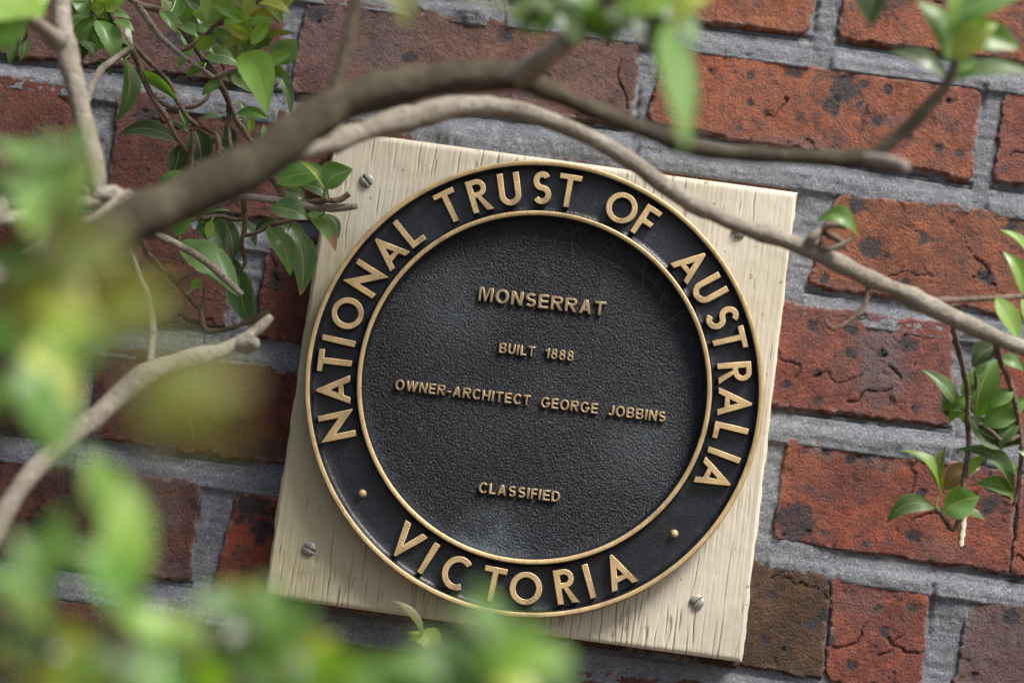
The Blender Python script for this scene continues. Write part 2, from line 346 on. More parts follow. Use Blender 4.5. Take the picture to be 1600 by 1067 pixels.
def build_brick_mesh(C, bloom, ncrack, seed, spots, res=.001):
    """C: 4x2 corners in wall coordinates (x, z): TL, TR, BR, BL."""
    r = np.random.RandomState(seed)
    L = np.linalg.norm(C[1] - C[0]); Hh = np.linalg.norm(C[3] - C[0])
    nu, nv = max(8, int(L / res)), max(6, int(Hh / res))
    u = np.linspace(0, 1, nu); v = np.linspace(0, 1, nv); U, Vv = np.meshgrid(u, v)
    P = ((1 - U) * (1 - Vv))[..., None] * C[0] + (U * (1 - Vv))[..., None] * C[1] + (U * Vv)[..., None] * C[2] + ((1 - U) * Vv)[..., None] * C[3]
    x, z = P[..., 0], P[..., 1]
    # ragged arrises
    wob = lambda s, f, a: fbm(x * f + 7, z * f + 3, s, 4, .55) * a
    du = np.minimum(U, 1 - U) * L; dv = np.minimum(Vv, 1 - Vv) * Hh
    d = np.minimum(du, dv)
    # soften corners
    cr = .009
    cx = np.clip(cr - du, 0, None); cz = np.clip(cr - dv, 0, None)
    d = np.where((cx > 0) & (cz > 0), cr - np.hypot(cx, cz), d)
    d = d + wob(seed, 70, .0026) + wob(seed + 50, 330, .0012)
    h = .0009 * fbm(x * 26, z * 26, seed + 1, 3) + .0006 * fbm(x * 130, z * 130, seed + 2, 4, .6) + .00028 * fbm(x * 600, z * 600, seed + 3, 2)
    pits = sstep(.30, .62, fbm(x * 240, z * 240, seed + 5, 3)); h -= pits * .0005
    h -= .0075 * (1 - sstep(-.0008, .0042, d))
    dark = np.zeros_like(x); crack = np.zeros_like(x)
    for (sx, sz, sr) in spots:
        dd = np.hypot(x - sx, z - sz) + fbm(x * 150, z * 150, seed + 9, 4, .6) * sr * .9
        k = 1 - sstep(sr * .65, sr * 1.1, dd); dark = np.maximum(dark, k); h -= k * .0005 + k * pits * .0006
    for _ in range(r.randint(5, 16)):
        sx = r.uniform(x.min(), x.max()); sz = r.uniform(z.min(), z.max()); sr = r.uniform(.0006, .0020) * r.choice([1, 1, 1.6])
        k = 1 - sstep(sr * .5, sr * 1.2, np.hypot(x - sx, z - sz) + fbm(x * 400, z * 400, seed + 11, 2) * sr)
        dark = np.maximum(dark, k * r.uniform(.5, 1)); h -= k * .0008
    for _ in range(ncrack):
        cx, cz = r.uniform(x.min(), x.max()), r.uniform(z.min(), z.max()); a = r.choice([r.normal(0, .5), r.normal(1.4, .5)])
        a0 = a; n = r.randint(5, 18); pts = [(cx, cz)]
        for k in range(n):
            a += r.normal(0, .3) + (r.choice([-1, 1]) * .9 if r.rand() < .25 else 0); a2 = a; a -= .25 * (a - a0); cx += math.cos(a2) * .0026; cz += math.sin(a2) * .0026; pts.append((cx, cz))
        pts = np.array(pts); wd = r.uniform(.00035, .0008)
        for k in range(len(pts) - 1):
            p0, p1 = pts[k], pts[k + 1]; e = p1 - p0; t = np.clip(((x - p0[0]) * e[0] + (z - p0[1]) * e[1]) / (e @ e), 0, 1)
            dd = np.hypot(x - p0[0] - t * e[0], z - p0[1] - t * e[1])
            crack = np.maximum(crack, np.exp(-(dd / (wd * (1 - .6 * k / len(pts)))) ** 2))
    h -= crack * .0017
    blm = np.clip(bloom * (.55 + 1.3 * fbm(x * 17, z * 17, seed + 21, 4)), 0, 1)
    for (sx, sz, rx, rz, amt) in BLW:
        blm = np.maximum(blm, amt * (1 - sstep(.5, 1.15, np.hypot((x - sx) / rx, (z - sz) / rz) + .5 * fbm(x * 60, z * 60, seed + 31, 4))))
    rim = 1 - sstep(.0015, .007, d)
    Y = -h
    Vt = np.stack([x, Y, z + ZC], -1)
    # side skirt into the wall
    Vt[0, :, 1] = Vt[-1, :, 1] = .03; Vt[:, 0, 1] = Vt[:, -1, 1] = .03
    return mesh_np('brick', Vt.reshape(-1, 3), grid_faces(nv, nu, True), True, dict(dark=dark, crack=crack, bloom=blm, rim=rim))
SPW = [(*(at(a, b, 0)[[0, 2]] - np.array([0, ZC])), c * mpp(0)) for a, b, c in SPOTS]
BLW = [(*(at(a, b, 0)[[0, 2]] - np.array([0, ZC])), rx * mpp(0), rz * mpp(0), m) for a, b, rx, rz, m in [(1370, 575, 55, 90, .95), (1290, 705, 40, 20, .7), (1350, 712, 60, 22, .6), (600, 80, 70, 50, .6), (900, 120, 60, 50, .4), (1250, 230, 90, 20, .5), (1530, 1000, 40, 60, .8), (200, 800, 80, 80, .7), (300, 70, 80, 50, .6), (1390, 190, 60, 12, .6), (1470, 860, 80, 25, .4), (1340, 940, 40, 30, .5)]]
for i, (tl, tr, brc, bl, col, bloom, nc) in enumerate(BR):
    C = np.array([at(*p, 0)[[0, 2]] - np.array([0, ZC]) for p in (tl, tr, brc, bl)]) + .0034 * np.array([(-1, 1), (1, 1), (1, -1), (-1, -1)])
    lo, hi = C.min(0) - .004, C.max(0) + .004
    sp = [s for s in SPW if lo[0] < s[0] < hi[0] and lo[1] < s[1] < hi[1]]
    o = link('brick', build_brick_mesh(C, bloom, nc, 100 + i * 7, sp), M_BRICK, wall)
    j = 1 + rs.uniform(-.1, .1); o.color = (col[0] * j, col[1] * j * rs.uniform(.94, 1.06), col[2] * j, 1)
    brick_boxes.append((C[:, 0].min(), C[:, 0].max(), C[:, 1].min(), C[:, 1].max(), C))
# courses beyond the picture
PITCHZ = .0868
protos = [build_brick_mesh(np.array([(-.1125, .0368), (.1125, .0368), (.1125, -.0368), (-.1125, -.0368)]), .15, 3, 900 + k * 31, [(rs.uniform(-.1, .1), rs.uniform(-.03, .03), rs.uniform(.003, .009)) for _ in range(5)], .004) for k in range(4)]
for p in protos:
    co = np.empty(len(p.vertices) * 3, np.float32); p.vertices.foreach_get('co', co); co = co.reshape(-1, 3); co[:, 2] -= ZC; p.vertices.foreach_set('co', co.ravel())
    p.materials.append(M_BRICK)
far = []
for row in range(-16, 13):
    zc = .0465 + row * PITCHZ
    for k in range(-9, 10):
        xc = k * .2415 + (0.055 if row % 2 else -.065)
        inside = False
        for (x0, x1, z0, z1, _) in brick_boxes:
            if xc + .1125 > x0 - .004 and xc - .1125 < x1 + .004 and zc + .03 > z0 and zc - .03 < z1: inside = True
        if inside: continue
        if abs(xc) < .85 and abs(zc) < .55:
            o = bpy.data.objects.new('brick', protos[rs.randint(4)]); COL.objects.link(o); o.parent = wall
            o.location = (xc, 0, ZC + zc); col = [ORANGE, RED, DEEP, DUSK, RED][rs.randint(5)]; o.color = col
        elif ZC + zc > .03: far.append((xc, zc))
cv = np.empty(len(protos[0].vertices) * 3, np.float32); protos[0].vertices.foreach_get('co', cv); cv = cv.reshape(-1, 3)
bx = np.array([(-.1125, .02, -.0368), (.1125, .02, -.0368), (.1125, .02, .0368), (-.1125, .02, .0368), (-.110, 0, -.0345), (.110, 0, -.0345), (.110, 0, .0345), (-.110, 0, .0345)])
bf = np.array([(4, 5, 6, 7), (0, 1, 5, 4), (1, 2, 6, 5), (2, 3, 7, 6), (3, 0, 4, 7)])
V = np.concatenate([bx + np.array([a, 0, ZC + b]) for a, b in far]); F = np.concatenate([bf + 8 * k for k in range(len(far))])
o = link('brickwork', mesh_np('brickwork', V, F, False), M_BRICK, wall); o.color = RED; o['kind'] = 'stuff'

# mortar sheet: fine in the picture, coarse beyond; weather-struck joints (deep under the brick above, flush below)
def lines(lo, a, b, hi, fine, coarse):
    return np.unique(np.round(np.concatenate([np.arange(lo, a, coarse), np.arange(a, b, fine), np.arange(b, hi + coarse, coarse)]), 6))
mx_ = lines(-2.2, -.43, .38, 2.2, .0014, .02); mz_ = lines(-1.48, -.27, .345, 1.15, .0014, .02)
X, Z = np.meshgrid(mx_, mz_)
rec = np.full_like(X, .0022)
near = np.full_like(X, 1.0); below = np.full_like(X, 1.0)
for (x0, x1, z0, z1, C) in brick_boxes:
    ix = np.where((mx_ > x0 - .02) & (mx_ < x1 + .02))[0]; iz = np.where((mz_ > z0 - .02) & (mz_ < z1 + .02))[0]
    if len(ix) == 0 or len(iz) == 0: continue
    sl = (slice(iz[0], iz[-1] + 1), slice(ix[0], ix[-1] + 1)); x = X[sl]; z = Z[sl]
    t = np.clip((x - C[3, 0]) / (C[2, 0] - C[3, 0]), 0, 1); zb = C[3, 1] + t * (C[2, 1] - C[3, 1])
    t2 = np.clip((z - C[2, 1]) / (C[1, 1] - C[2, 1]), 0, 1); xr = C[2, 0] + t2 * (C[1, 0] - C[2, 0])
    gz = np.where((x > x0 + .002) & (x < x1 - .002), zb - z, 1.0)         # distance below this brick's lower arris
    gz = np.where(gz > -.004, gz, 1.0); below[sl] = np.minimum(below[sl], np.abs(gz))
    gx_ = np.where((z > z0) & (z < z1), x - xr, 1.0); gx_ = np.where(gx_ > -.004, gx_, 1.0); near[sl] = np.minimum(near[sl], np.abs(gx_))
n1 = fbm(X * 45, Z * 45, 301, 4); n2 = fbm(X * 220, Z * 220, 302, 4, .6); n3 = fbm(X * 9, Z * 9, 303, 3)
rec = .0027 + .0009 * n3 + .0012 * n1 + .0009 * n2 + .0016 * sstep(.3, .5, fbm(X * 60, Z * 90, 309, 5, .7)) * sstep(.0, .3, fbm(X * 8, Z * 8, 311, 3)) + .0007 * fbm(X * 25, Z * 420, 312, 3)
rec -= .0027 * sstep(.004, .014, below) * (below < .5)
rec += .0040 * np.exp(-((below - .0012) / (.0008 + .0004 * n1)) ** 2) * sstep(-.5, .15, fbm(X * 12, Z * 40, 305, 3))
rec += .0024 * np.exp(-((near - .0006) / .0010) ** 2) * sstep(.0, .45, fbm(X * 20, Z * 20, 307, 3))
rec -= .0010 * np.exp(-((near - .0032) / .0010) ** 2) * sstep(-.1, .4, fbm(X * 17, Z * 17, 308, 3))
# smears of mortar over the brick edges
for (a, b, rx, rz, amt) in [(760,225,90,26,.0042),(960,236,120,22,.004),(1130,262,90,24,.0035),(1262,300,38,48,.0035),(700,215,30,26,.004),(1440,690,80,20,.0025),(1340,690,50,14,.002),(1240,860,60,20,.0028),(1400,905,70,16,.0022),(250,700,60,14,.002),(1240,460,50,20,.002),(1500,700,60,25,.003),(740,18,26,22,.004),(1505,945,36,30,.003)]:
    c = at(a, b, 0); rec -= amt * np.exp(-((X - c[0]) / (rx * mpp(0))) ** 2 - ((Z + ZC - c[2]) / (rz * mpp(0))) ** 2) * (.7 + .9 * n1)
V = np.stack([X, rec, Z + ZC], -1).reshape(-1, 3)
link('mortar', mesh_np('mortar', V, grid_faces(len(mz_), len(mx_), False)), M_MORTAR, wall)
# body of the wall behind
bm = bmesh.new(); bmesh.ops.create_cube(bm, size=1)
bmesh.ops.scale(bm, vec=(4.4, .2, 2.62), verts=bm.verts); bmesh.ops.translate(bm, vec=(0, .131, 1.29), verts=bm.verts)
me = bpy.data.meshes.new('core'); bm.to_mesh(me); bm.free(); link('core', me, M_MORTAR, wall)
bm = bmesh.new(); bmesh.ops.create_cube(bm, size=1)
bmesh.ops.scale(bm, vec=(4.46, .30, .07), verts=bm.verts); bmesh.ops.translate(bm, vec=(0, .1, 2.628), verts=bm.verts)
bmesh.ops.bevel(bm, geom=list(bm.edges), offset=.012, segments=2, affect='EDGES')
me = bpy.data.meshes.new('coping'); bm.to_mesh(me); bm.free(); link('coping', me, M_MORTAR, wall)

# dried run of pale paint on one brick
V, F = [], []
rp = np.random.RandomState(2)
for k in range(14):
    f = k / 13; c = at(1509 - 6 * f, 800 + 54 * f, .0016); w_ = (.0017 + .0004 * math.sin(k * 1.7)) * (1 if 0 < k < 13 else .5)
    for a in range(7): V.append((c[0] + w_ * math.cos(a / 6 * math.pi), c[1] + .0022 - .0012 * math.sin(a / 6 * math.pi) * (.7 + .3 * rp.rand()), c[2] + .0003 * rp.randn()))
link('paint_run', mesh_np('paint_run', np.array(V), grid_faces(14, 7, True)), make_simple('pale_paint', (.62, .57, .46), .6, 500, .2, .0004), wall)

# ------------------------------------------------------------------ backing board
BF = .022                                   # board front, metres before the wall
board = empty('backing_board', (0, -BF / 2, ZC - .158)); tag(board, 'square cream painted wooden board with cracked paint under the round plaque', 'board')
inv = Matrix.Translation((0, BF / 2, -(ZC - .158)))
def child(o, p): o.parent = p; o.matrix_parent_inverse = p.matrix_basis.inverted(); return o
rb = np.random.RandomState(12)
hw = .158
gxs = np.concatenate([[-hw, -hw, -hw + .0006, -hw + .0016], np.arange(-hw + .002, hw - .0018, .00042), [hw - .0016, hw - .0006, hw, hw]])
gzs = np.concatenate([[-hw, -hw, -hw + .0006, -hw + .0016], np.arange(-hw + .003, hw - .0028, .0016), [hw - .0016, hw - .0006, hw, hw]])
X, Z = np.meshgrid(gxs, gzs)
h = .0005 * fbm(X * 30, Z * 3, 71, 4) + .00022 * fbm(X * 700, Z * 26, 72, 4, .6) + .0002 * fbm(X * 120, Z * 120, 73, 3)
crk = np.zeros_like(X)
for _ in range(190):
    x0 = rb.uniform(-hw, hw); z0 = rb.uniform(-hw, hw)
    edge = rb.rand() < .45
    if edge: z0 = rb.choice([-1, -1, 1]) * (hw - rb.uniform(0, .02))
    ln = rb.uniform(.004, .035) if rb.rand() < .8 else rb.uniform(.03, .07); wd = rb.uniform(.0002, .00048); dp = rb.uniform(.0004, .0012)
    iz = np.where(np.abs(gzs - z0) < ln / 2)[0]; ix = np.where(np.abs(gxs - x0) < .006)[0]
    if len(iz) < 2 or len(ix) < 2: continue
    sl = (slice(iz[0], iz[-1] + 1), slice(ix[0], ix[-1] + 1)); x = X[sl]; z = Z[sl]
    path = x0 + fbm(z * 60 + rb.uniform(0, 99), z * 0 + rb.uniform(0, 99), 80, 3) * .0012 + (z - z0) * rb.uniform(-.04, .04)
    tp = np.clip(1 - ((z - z0) / (ln / 2)) ** 2, 0, 1) ** .5
    k = np.exp(-((x - path) / (wd * (.3 + .7 * tp))) ** 2) * tp
    h[sl] -= k * dp; crk[sl] = np.maximum(crk[sl], k * (rb.uniform(.4, 1) if z0 < -.09 else rb.uniform(.05, .6)))
for _ in range(46):                          # chipped flakes beside cracks
    x0 = rb.uniform(-hw, hw); z0 = rb.choice([-1, 1, -1]) * (hw - abs(rb.normal(0, .035))); wd = rb.uniform(.0006, .0018); ln = rb.uniform(.002, .009)
    k = 1 - sstep(.6, 1.1, np.hypot((X - x0) / wd, (Z - z0) / ln) + fbm(X * 500, Z * 160, 90, 3) * .5)
    h -= k * .0006; crk = np.maximum(crk, k * rb.uniform(.15, .6))
edge_d = np.minimum(hw - np.abs(X), hw - np.abs(Z)); h -= .0016 * (1 - sstep(0, .0022, edge_d + .0004 * fbm(X * 200, Z * 200, 95, 3)))
X2 = X + np.where(np.abs(np.abs(X) - hw) < 1e-6, fbm(Z * 60, Z * 0, 96, 4, .6) * .0011, 0)
shade_mask = sstep(.03, -.13, X + .25 * Z + .04 * fbm(X * 14, Z * 14, 97, 4)) * sstep(.13, .02, Z + .03 * fbm(X * 20, Z * 20, 98, 3)) * .75  # foliage shade painted over the lower left of the board
Yb = -BF - h; Yb[0, :] = Yb[-1, :] = .004; Yb[:, 0] = Yb[:, -1] = .004
V = np.stack([X2, Yb, Z + ZC], -1).reshape(-1, 3)
child(link('panel', mesh_np('panel', V, grid_faces(len(gzs), len(gxs), False), True, dict(crack=crk, olive_shade=shade_mask)), M_PAINT), board)

def screw(px, py, ang, tilt):
    c = at(px, py, BF + .001); R = .0047
    n, rr = 40, np.array([0, .12, .24, .36, .48, .6, .7, .78, .86, .92, .97, 1.0, 1.0]) * R
    t = np.linspace(0, 2 * np.pi, n, endpoint=False)
    RR, T = np.meshgrid(rr, t, indexing='ij'); x = RR * np.cos(T); z = RR * np.sin(T)
    hh = .0024 * np.sqrt(np.clip(1 - (RR / R * .9) ** 2, 0, 1)); hh[-1] = -.002
    ca, sa = math.cos(ang), math.sin(ang); dist = np.abs(-sa * x + ca * z)
    hh = np.where(np.arange(len(rr))[:, None] < len(rr) - 1, hh - .0016 * (1 - sstep(.00055, .0009, dist)), hh)
    # thicken slot resolution by squeezing vertices is unnecessary at this size
    V = np.stack([c[0] + x, -BF - .0002 - hh - tilt * x, c[2] + z], -1).reshape(-1, 3)
    F = []
    for k in range(len(rr) - 1):
        a = k * n + np.arange(n); b = k * n + (np.arange(n) + 1) % n; F.append(np.stack([a, b, b + n, a + n], 1))
    child(link('screw', mesh_np('screw', V, np.concatenate(F), True), M_STEEL), board)
for a in ((572, 282, -.75, .1), (1155, 362, .7, 0), (483, 857, -.35, 0), (1089, 940, .75, .05)): screw(*a)

# ------------------------------------------------------------------ plaque
PCX, PCZ = -.0008, ZC + .0022
plaque = empty('heritage_plaque', (PCX, -BF, PCZ - .151))
tag(plaque, 'round dark bronze heritage plaque with raised gold lettering and rims', 'plaque')
PL = (PCX, -BF + .0006, PCZ)
RO = .1512
o = lathe('rim_side', [(RO - .0012, 0), (RO, .0005), (RO, .0142), (RO - .0004, .0158)], 256, M_SIDE, None, PL); child(o, plaque)
o = lathe('outer_rim', [(RO - .0004, .0158), (RO - .0007, .0165), (RO - .0012, .0166), (RO - .0031, .0166), (RO - .0036, .0162)], 256, M_GOLD, None, PL); child(o, plaque)
o = lathe('lettered_ring', [(RO - .0036, .0162), (RO - .0042, .0150), (RO - .0054, .0122), (RO - .0068, .0114), (RO - .012, .0112), (.1300, .0112), (.1215, .0112), (.1190, .0115), (.1178, .0124), (.1171, .0150), (.1167, .0161)], 256, M_DARK, None, PL); child(o, plaque)
o = lathe('inner_rim', [(.1167, .0161), (.1164, .0166), (.1159, .0167), (.1141, .0167), (.1136, .0162)], 256, M_GOLD, None, PL); child(o, plaque)
prof = [(.1136, .0162), (.1129, .0145), (.1121, .0108), (.1112, .0094), (.1096, .0087)] + [(r, .0084 + .0004 * (1 - r / .109)) for r in np.linspace(.107, .0001, 40)]
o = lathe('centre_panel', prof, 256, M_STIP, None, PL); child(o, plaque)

# --- lettering: outlines drawn here, filled and bevelled
def arc(cx, cy, rx, ry, a0, a1, n=18):
    t = np.radians(np.linspace(a0, a1, n)); return [(cx + rx * math.cos(k), cy + ry * math.sin(k)) for k in t]
def stroke(pts, s):
    p = np.array(pts, float); d = np.diff(p, axis=0); d /= np.linalg.norm(d, axis=1)[:, None]
    nrm = np.stack([-d[:, 1], d[:, 0]], 1); m = np.empty_like(p); m[0] = nrm[0]; m[-1] = nrm[-1]
    for i in range(1, len(p) - 1):
        q = nrm[i - 1] + nrm[i]; q /= np.linalg.norm(q); m[i] = q / max(.35, q @ nrm[i])
    return [tuple(k) for k in p + m * s / 2] + [tuple(k) for k in (p - m * s / 2)[::-1]]
def glyph(ch, s, style):
    """returns (width, [outlines]); cap height 1, stroke s. style 0: geometric capitals, 1: grotesque bold"""
    h = s / 2
    if ch == 'I': return s, [[(0, 0), (s, 0), (s, 1), (0, 1)]]
    if ch == '-': return .36, [[(.02, .33), (.34, .33), (.34, .33 + s * .9), (.02, .33 + s * .9)]]
    if ch == '1': return .40, [[(.40 - s, 0), (.40, 0), (.40, 1), (.40 - s * .75, 1), (.33 - s, .86), (.0, .80), (.0, .66), (.40 - s, .68)]]
    if ch == 'T': w = .66; return w, [[(w/2-h, 0), (w/2+h, 0), (w/2+h, 1-s*.92), (w, 1-s*.92), (w, 1), (0, 1), (0, 1-s*.92), (w/2-h, 1-s*.92)]]
    if ch == 'L': w = .50 if style == 0 else .56; return w, [[(0, 0), (w, 0), (w, s*.92), (s, s*.92), (s, 1), (0, 1)]]
    if ch == 'F': w = .50; return w, [[(0, 0), (s, 0), (s, .42), (w-.04, .42), (w-.04, .42+s*.9), (s, .42+s*.9), (s, 1-s*.92), (w, 1-s*.92), (w, 1), (0, 1)]]
    if ch == 'E': w = .60; return w, [[(0, 0), (w, 0), (w, s*.92), (s, s*.92), (s, .43), (w-.04, .43), (w-.04, .43+s*.85), (s, .43+s*.85), (s, 1-s*.92), (w, 1-s*.92), (w, 1), (0, 1)]]
    if ch == 'H': w = .70; return w, [[(0, 0), (s, 0), (s, .42), (w-s, .42), (w-s, 0), (w, 0), (w, 1), (w-s, 1), (w-s, .42+s*.92), (s, .42+s*.92), (s, 1), (0, 1)]]
    if ch == 'N':
        if style == 0:
            w = .80; return w, [[(0, 0), (s, 0), (s, .60), (w-.02, -.04), (w, -.04), (w, 1), (w-s, 1), (w-s, .40), (.02, 1.04), (0, 1.04)]]
        w = .70; return w, [[(0, 0), (s, 0), (s, .66), (w-s*1.05, 0), (w, 0), (w, 1), (w-s, 1), (w-s, .34), (s*1.05, 1), (0, 1)]]
    if ch == 'M': w = .84; return w, [[(0, 0), (s*.95, 0), (s*.95, .74), (w/2-s*.45, 0), (w/2+s*.45, 0), (w-s*.95, .74), (w-s*.95, 0), (w, 0), (w, 1), (w-s*1.35, 1), (w/2, .30), (s*1.35, 1), (0, 1)]]
    if ch == 'W': w = 1.02; q = s*1.02; return w, [[(0, 1), (.20, 0), (.20+q, 0), (w/2, .66), (w-.20-q, 0), (w-.20, 0), (w, 1), (w-q, 1), (w-.20-q*.55, .34), (w/2+q*.52, 1), (w/2-q*.52, 1), (.20+q*.55, .34), (q, 1)]]
    if ch == 'A':
        w = .84 if style == 0 else .76; t = .035 if style == 0 else .10; q = s * 1.08; y0, y1 = .20, .20 + s * .82
        sl = (w / 2 - t)                      # x advance of outer side over the cap height
        xi = lambda y: q + sl * y             # inner left side
        apex = (w / 2 - q) / sl
        return w, [[(0, 0), (q, 0), (xi(y0), y0), (w - xi(y0), y0), (w - q, 0), (w, 0), (w/2+t, 1), (w/2-t, 1)], [(xi(y1), y1), (w - xi(y1), y1), (w/2, min(apex, .92))]]
    if ch == 'V': w = .82; q = s*1.08; return w, [[(0, 1), (w/2-.035, -.02), (w/2+.035, -.02), (w, 1), (w-q, 1), (w/2, .36), (q, 1)]]
    if ch == 'O':
        rx, ry = (.475, .475) if style == 0 else (.40, .52)
        return 2*rx, [arc(rx, .5, rx, ry, 0, 360, 49)[:-1], arc(rx, .5, rx-s, ry-s*.9, 0, 360, 41)[:-1]]
    if ch == 'U': w = .66; r = w/2-h; return w, [stroke([(h, 1)] + arc(w/2, r+h, r, r, 180, 360, 17) + [(w-h, 1)], s)]
    if ch == 'C':
        rx, ry = (.46-h, .5-h) if style == 0 else (.39-h, .52-h)
        a = 52 if style == 0 else 40
        return rx*2+s-.06, [stroke(arc(rx+h, .5, rx, ry, a, 360-a, 33), s)]
    if ch == 'G':
        rx, ry = .40-h, .52-h
        return .80, [stroke(arc(rx+h, .5, rx, ry, 42, 335, 31) + [(2*rx+h, .44), (rx+h+.06, .44)], s*.96)]
    if ch == 'J': w = .52; r = w/2-h; return w, [stroke(arc(w/2, r+h, r, r, 190, 360, 13) + [(w-h, 1)], s)]
    if ch == 'S':
        w = .56 if style == 0 else .64; r1 = .26-h*.5; rx = w/2-h
        top = arc(w/2, 1-(.5-h)/2-h, rx*.93, (.5-h)/2, 32, 262, 18); bot = arc(w/2, h+(.5-h)/2, rx, (.5-h)/2, 82, -148, 18)
        return w, [stroke(top[:-1] + bot[1:], s)]
    if ch == 'D': w = .70; return w, [[(0, 0), (.30, 0)] + arc(.30, .5, .40, .5, -90, 90, 19) + [(0, 1)], [(s, s*.9), (.30, s*.9)] + arc(.30, .5, .40-s, .5-s*.9, -90, 90, 15) + [(s, 1-s*.9)]]
    if ch == 'R':
        w = .60 if style == 0 else .70; rb = .275; cx = w - rb - (.03 if style == 0 else .0); cy = 1 - rb; q = s * .9
        return w, [[(0, 0), (s, 0), (s, 1-2*rb), (s+.06, 1-2*rb), (w-s*1.05, 0), (w+.03, 0), (cx+.06, 1-2*rb+.02)] + arc(cx, cy, rb, rb, -70, 90, 15) + [(0, 1)], [(s, 1-2*rb+q), (cx, 1-2*rb+q)] + arc(cx, cy, rb-q, rb-q, -85, 90, 11) + [(s, 1-q)]]
    if ch == 'B':
        w = .68; q = s*.88; r1, r2 = .255, .29
        return w, [[(0, 0), (w-r2, 0)] + arc(w-r2, r2, r2, r2, -85, 62, 13) + arc(w-r1-.03, 1-r1, r1, r1, -58, 90, 13) + [(0, 1)],
                   [(s, q), (w-r2, q)] + arc(w-r2, r2, r2-q, r2-q, -80, 90, 9) + [(s, 2*r2-q)], [(s, 2*r2-q+q), (w-r1-.03, 2*r2)] + arc(w-r1-.03, 1-r1, r1-q, r1-q, -70, 90, 9) + [(s, 1-q)]]
    if ch == '8':
        w = .60; r1, r2 = .26, .30
        return w, [arc(w/2, r2, r2, r2, 128, 412, 25) + arc(w/2, 1-r1, r1, r1, -46, 226, 25), arc(w/2, r2-.005, r2-s*.85, r2-s*.85, 0, 360, 17)[:-1], arc(w/2, 1-r1+.005, r1-s*.85, r1-s*.85, 0, 360, 17)[:-1]]
    raise KeyError(ch)
GL = {}
def letter_mesh(ch, s, style, size, depth):
    key = (ch, style, size)
    if key in GL: return GL[key]
    w, outs = glyph(ch, s, style)
    cu = bpy.data.curves.new('g', 'CURVE'); cu.dimensions = '2D'; cu.fill_mode = 'BOTH'; cu.extrude = depth / 2
    cu.bevel_depth = .00035 if style else .0004; cu.bevel_resolution = 1; cu.offset = -.00030
    for pts in outs:
        sp = cu.splines.new('POLY'); sp.points.add(len(pts) - 1); sp.use_cyclic_u = True
        for k, (x, y) in enumerate(pts): sp.points[k].co = ((x - w / 2) * size, (y - .5) * size, 0, 1)
    ob = bpy.data.objects.new('g', cu); COL.objects.link(ob)
    dg = bpy.context.evaluated_depsgraph_get(); me = bpy.data.meshes.new_from_object(ob.evaluated_get(dg))
    bpy.data.objects.remove(ob); me.name = 'letter'
    me.materials.clear(); me.materials.append(M_GOLD if style == 0 else M_GOLD2); me.materials.append(M_DARK)
    for p in me.polygons:
        if p.normal.z < .35 and style == 0: p.material_index = 1
    GL[key] = (w, me); return GL[key]
def put_letter(ch, x, z, ang, s, style, size, base_h, depth, sx=1.0):
    w, me = letter_mesh(ch, s, style, size, depth)
    o = bpy.data.objects.new('letter', me); COL.objects.link(o)
    # local x -> along the line, local y -> up, local z -> towards the viewer (-y)
    ca, sa = math.cos(ang), math.sin(ang)
    m = Matrix(((ca * sx, -sa, 0, PL[0] + x), (0, 0, -1, PL[1] - base_h), (sa * sx, ca, 0, PL[2] + z), (0, 0, 0, 1)))
    o.matrix_world = m; child(o, plaque)
RING = [('N',518,667),('A',514,609),('T',515.5,564),('I',524.5,531),('O',539.5,488),('N',566.5,432.5),('A',610,395),('L',643,365),('T',698.5,315.5),('R',748,305),('U',796,294.5),('S',847,291),('T',889,296),('O',972,324),('F',1011.5,344),('A',1079,414),('U',1113,449),('S',1131,495.6),('T',1145,529.5),('R',1150.6,581.5),('A',1148,629),('L',1143.6,677),('I',1132,711),('A',1111,742)]
RING2 = [('V',637,843),('I',667.6,875),('C',713.6,895),('T',771,911),('O',821.5,919.7),('R',884,918),('I',920,907),('A',968.5,898)]
LR, LS = .1322, .0222
for lst, sgn in ((RING, 1), (RING2, -1)):
    for ch, px, py in lst:
        p = at(px, py, BF + .016); t = math.atan2(p[2] - PCZ, p[0] - PCX)
        put_letter(ch, LR * math.cos(t), LR * math.sin(t), t - math.pi / 2 if sgn > 0 else t + math.pi / 2, 0.172, 0, LS, .0133, .0046)
for px, py in ((562, 773), (1054, 833.5)):
    p = at(px, py, BF + .014); t = math.atan2(p[2] - PCZ, p[0] - PCX)
    o = lathe('dot', [(.0030, .0108), (.0025, .0120), (.0020, .0140), (.0017, .0144), (.0001, .0144)], 32, M_GOLD, None, (PL[0] + .133 * math.cos(t), PL[1], PL[2] + .133 * math.sin(t))); child(o, plaque)
def text_line(txt, p0, p1, size, gap, space):
    """p0/p1: photograph pixels of the line's lower left and lower right corner."""
    a = at(*p0, BF + .0100); b = at(*p1, BF + .0100)
    s = .185; ws = [(glyph(c, s, 1)[0] if c != ' ' else space) for c in txt]
    tot = sum(ws) + gap * (len(txt) - 1); L = math.hypot(b[0] - a[0], b[2] - a[2]); k = L / tot
    ang = math.atan2(b[2] - a[2], b[0] - a[0]); x = 0
    for c, w in zip(txt, ws):
        if c != ' ':
            cx = (x + w / 2) * k; cy = size / 2
            put_letter(c, a[0] - PL[0] + cx * math.cos(ang) - cy * math.sin(ang), a[2] - PL[2] + cx * math.sin(ang) + cy * math.cos(ang), ang, s, 1, round(size, 5), .0092, .0016, k / size)
        x += w + gap
text_line('MONSERRAT', (747, 469.5), (945, 493.5), .0093, .14, .4)
text_line('BUILT 1888', (779, 551), (895.5, 564.5), .0068, .14, .62)
text_line('OWNER-ARCHITECT GEORGE JOBBINS', (616.5, 608.5), (1039.5, 659.5), .0069, .14, .62)
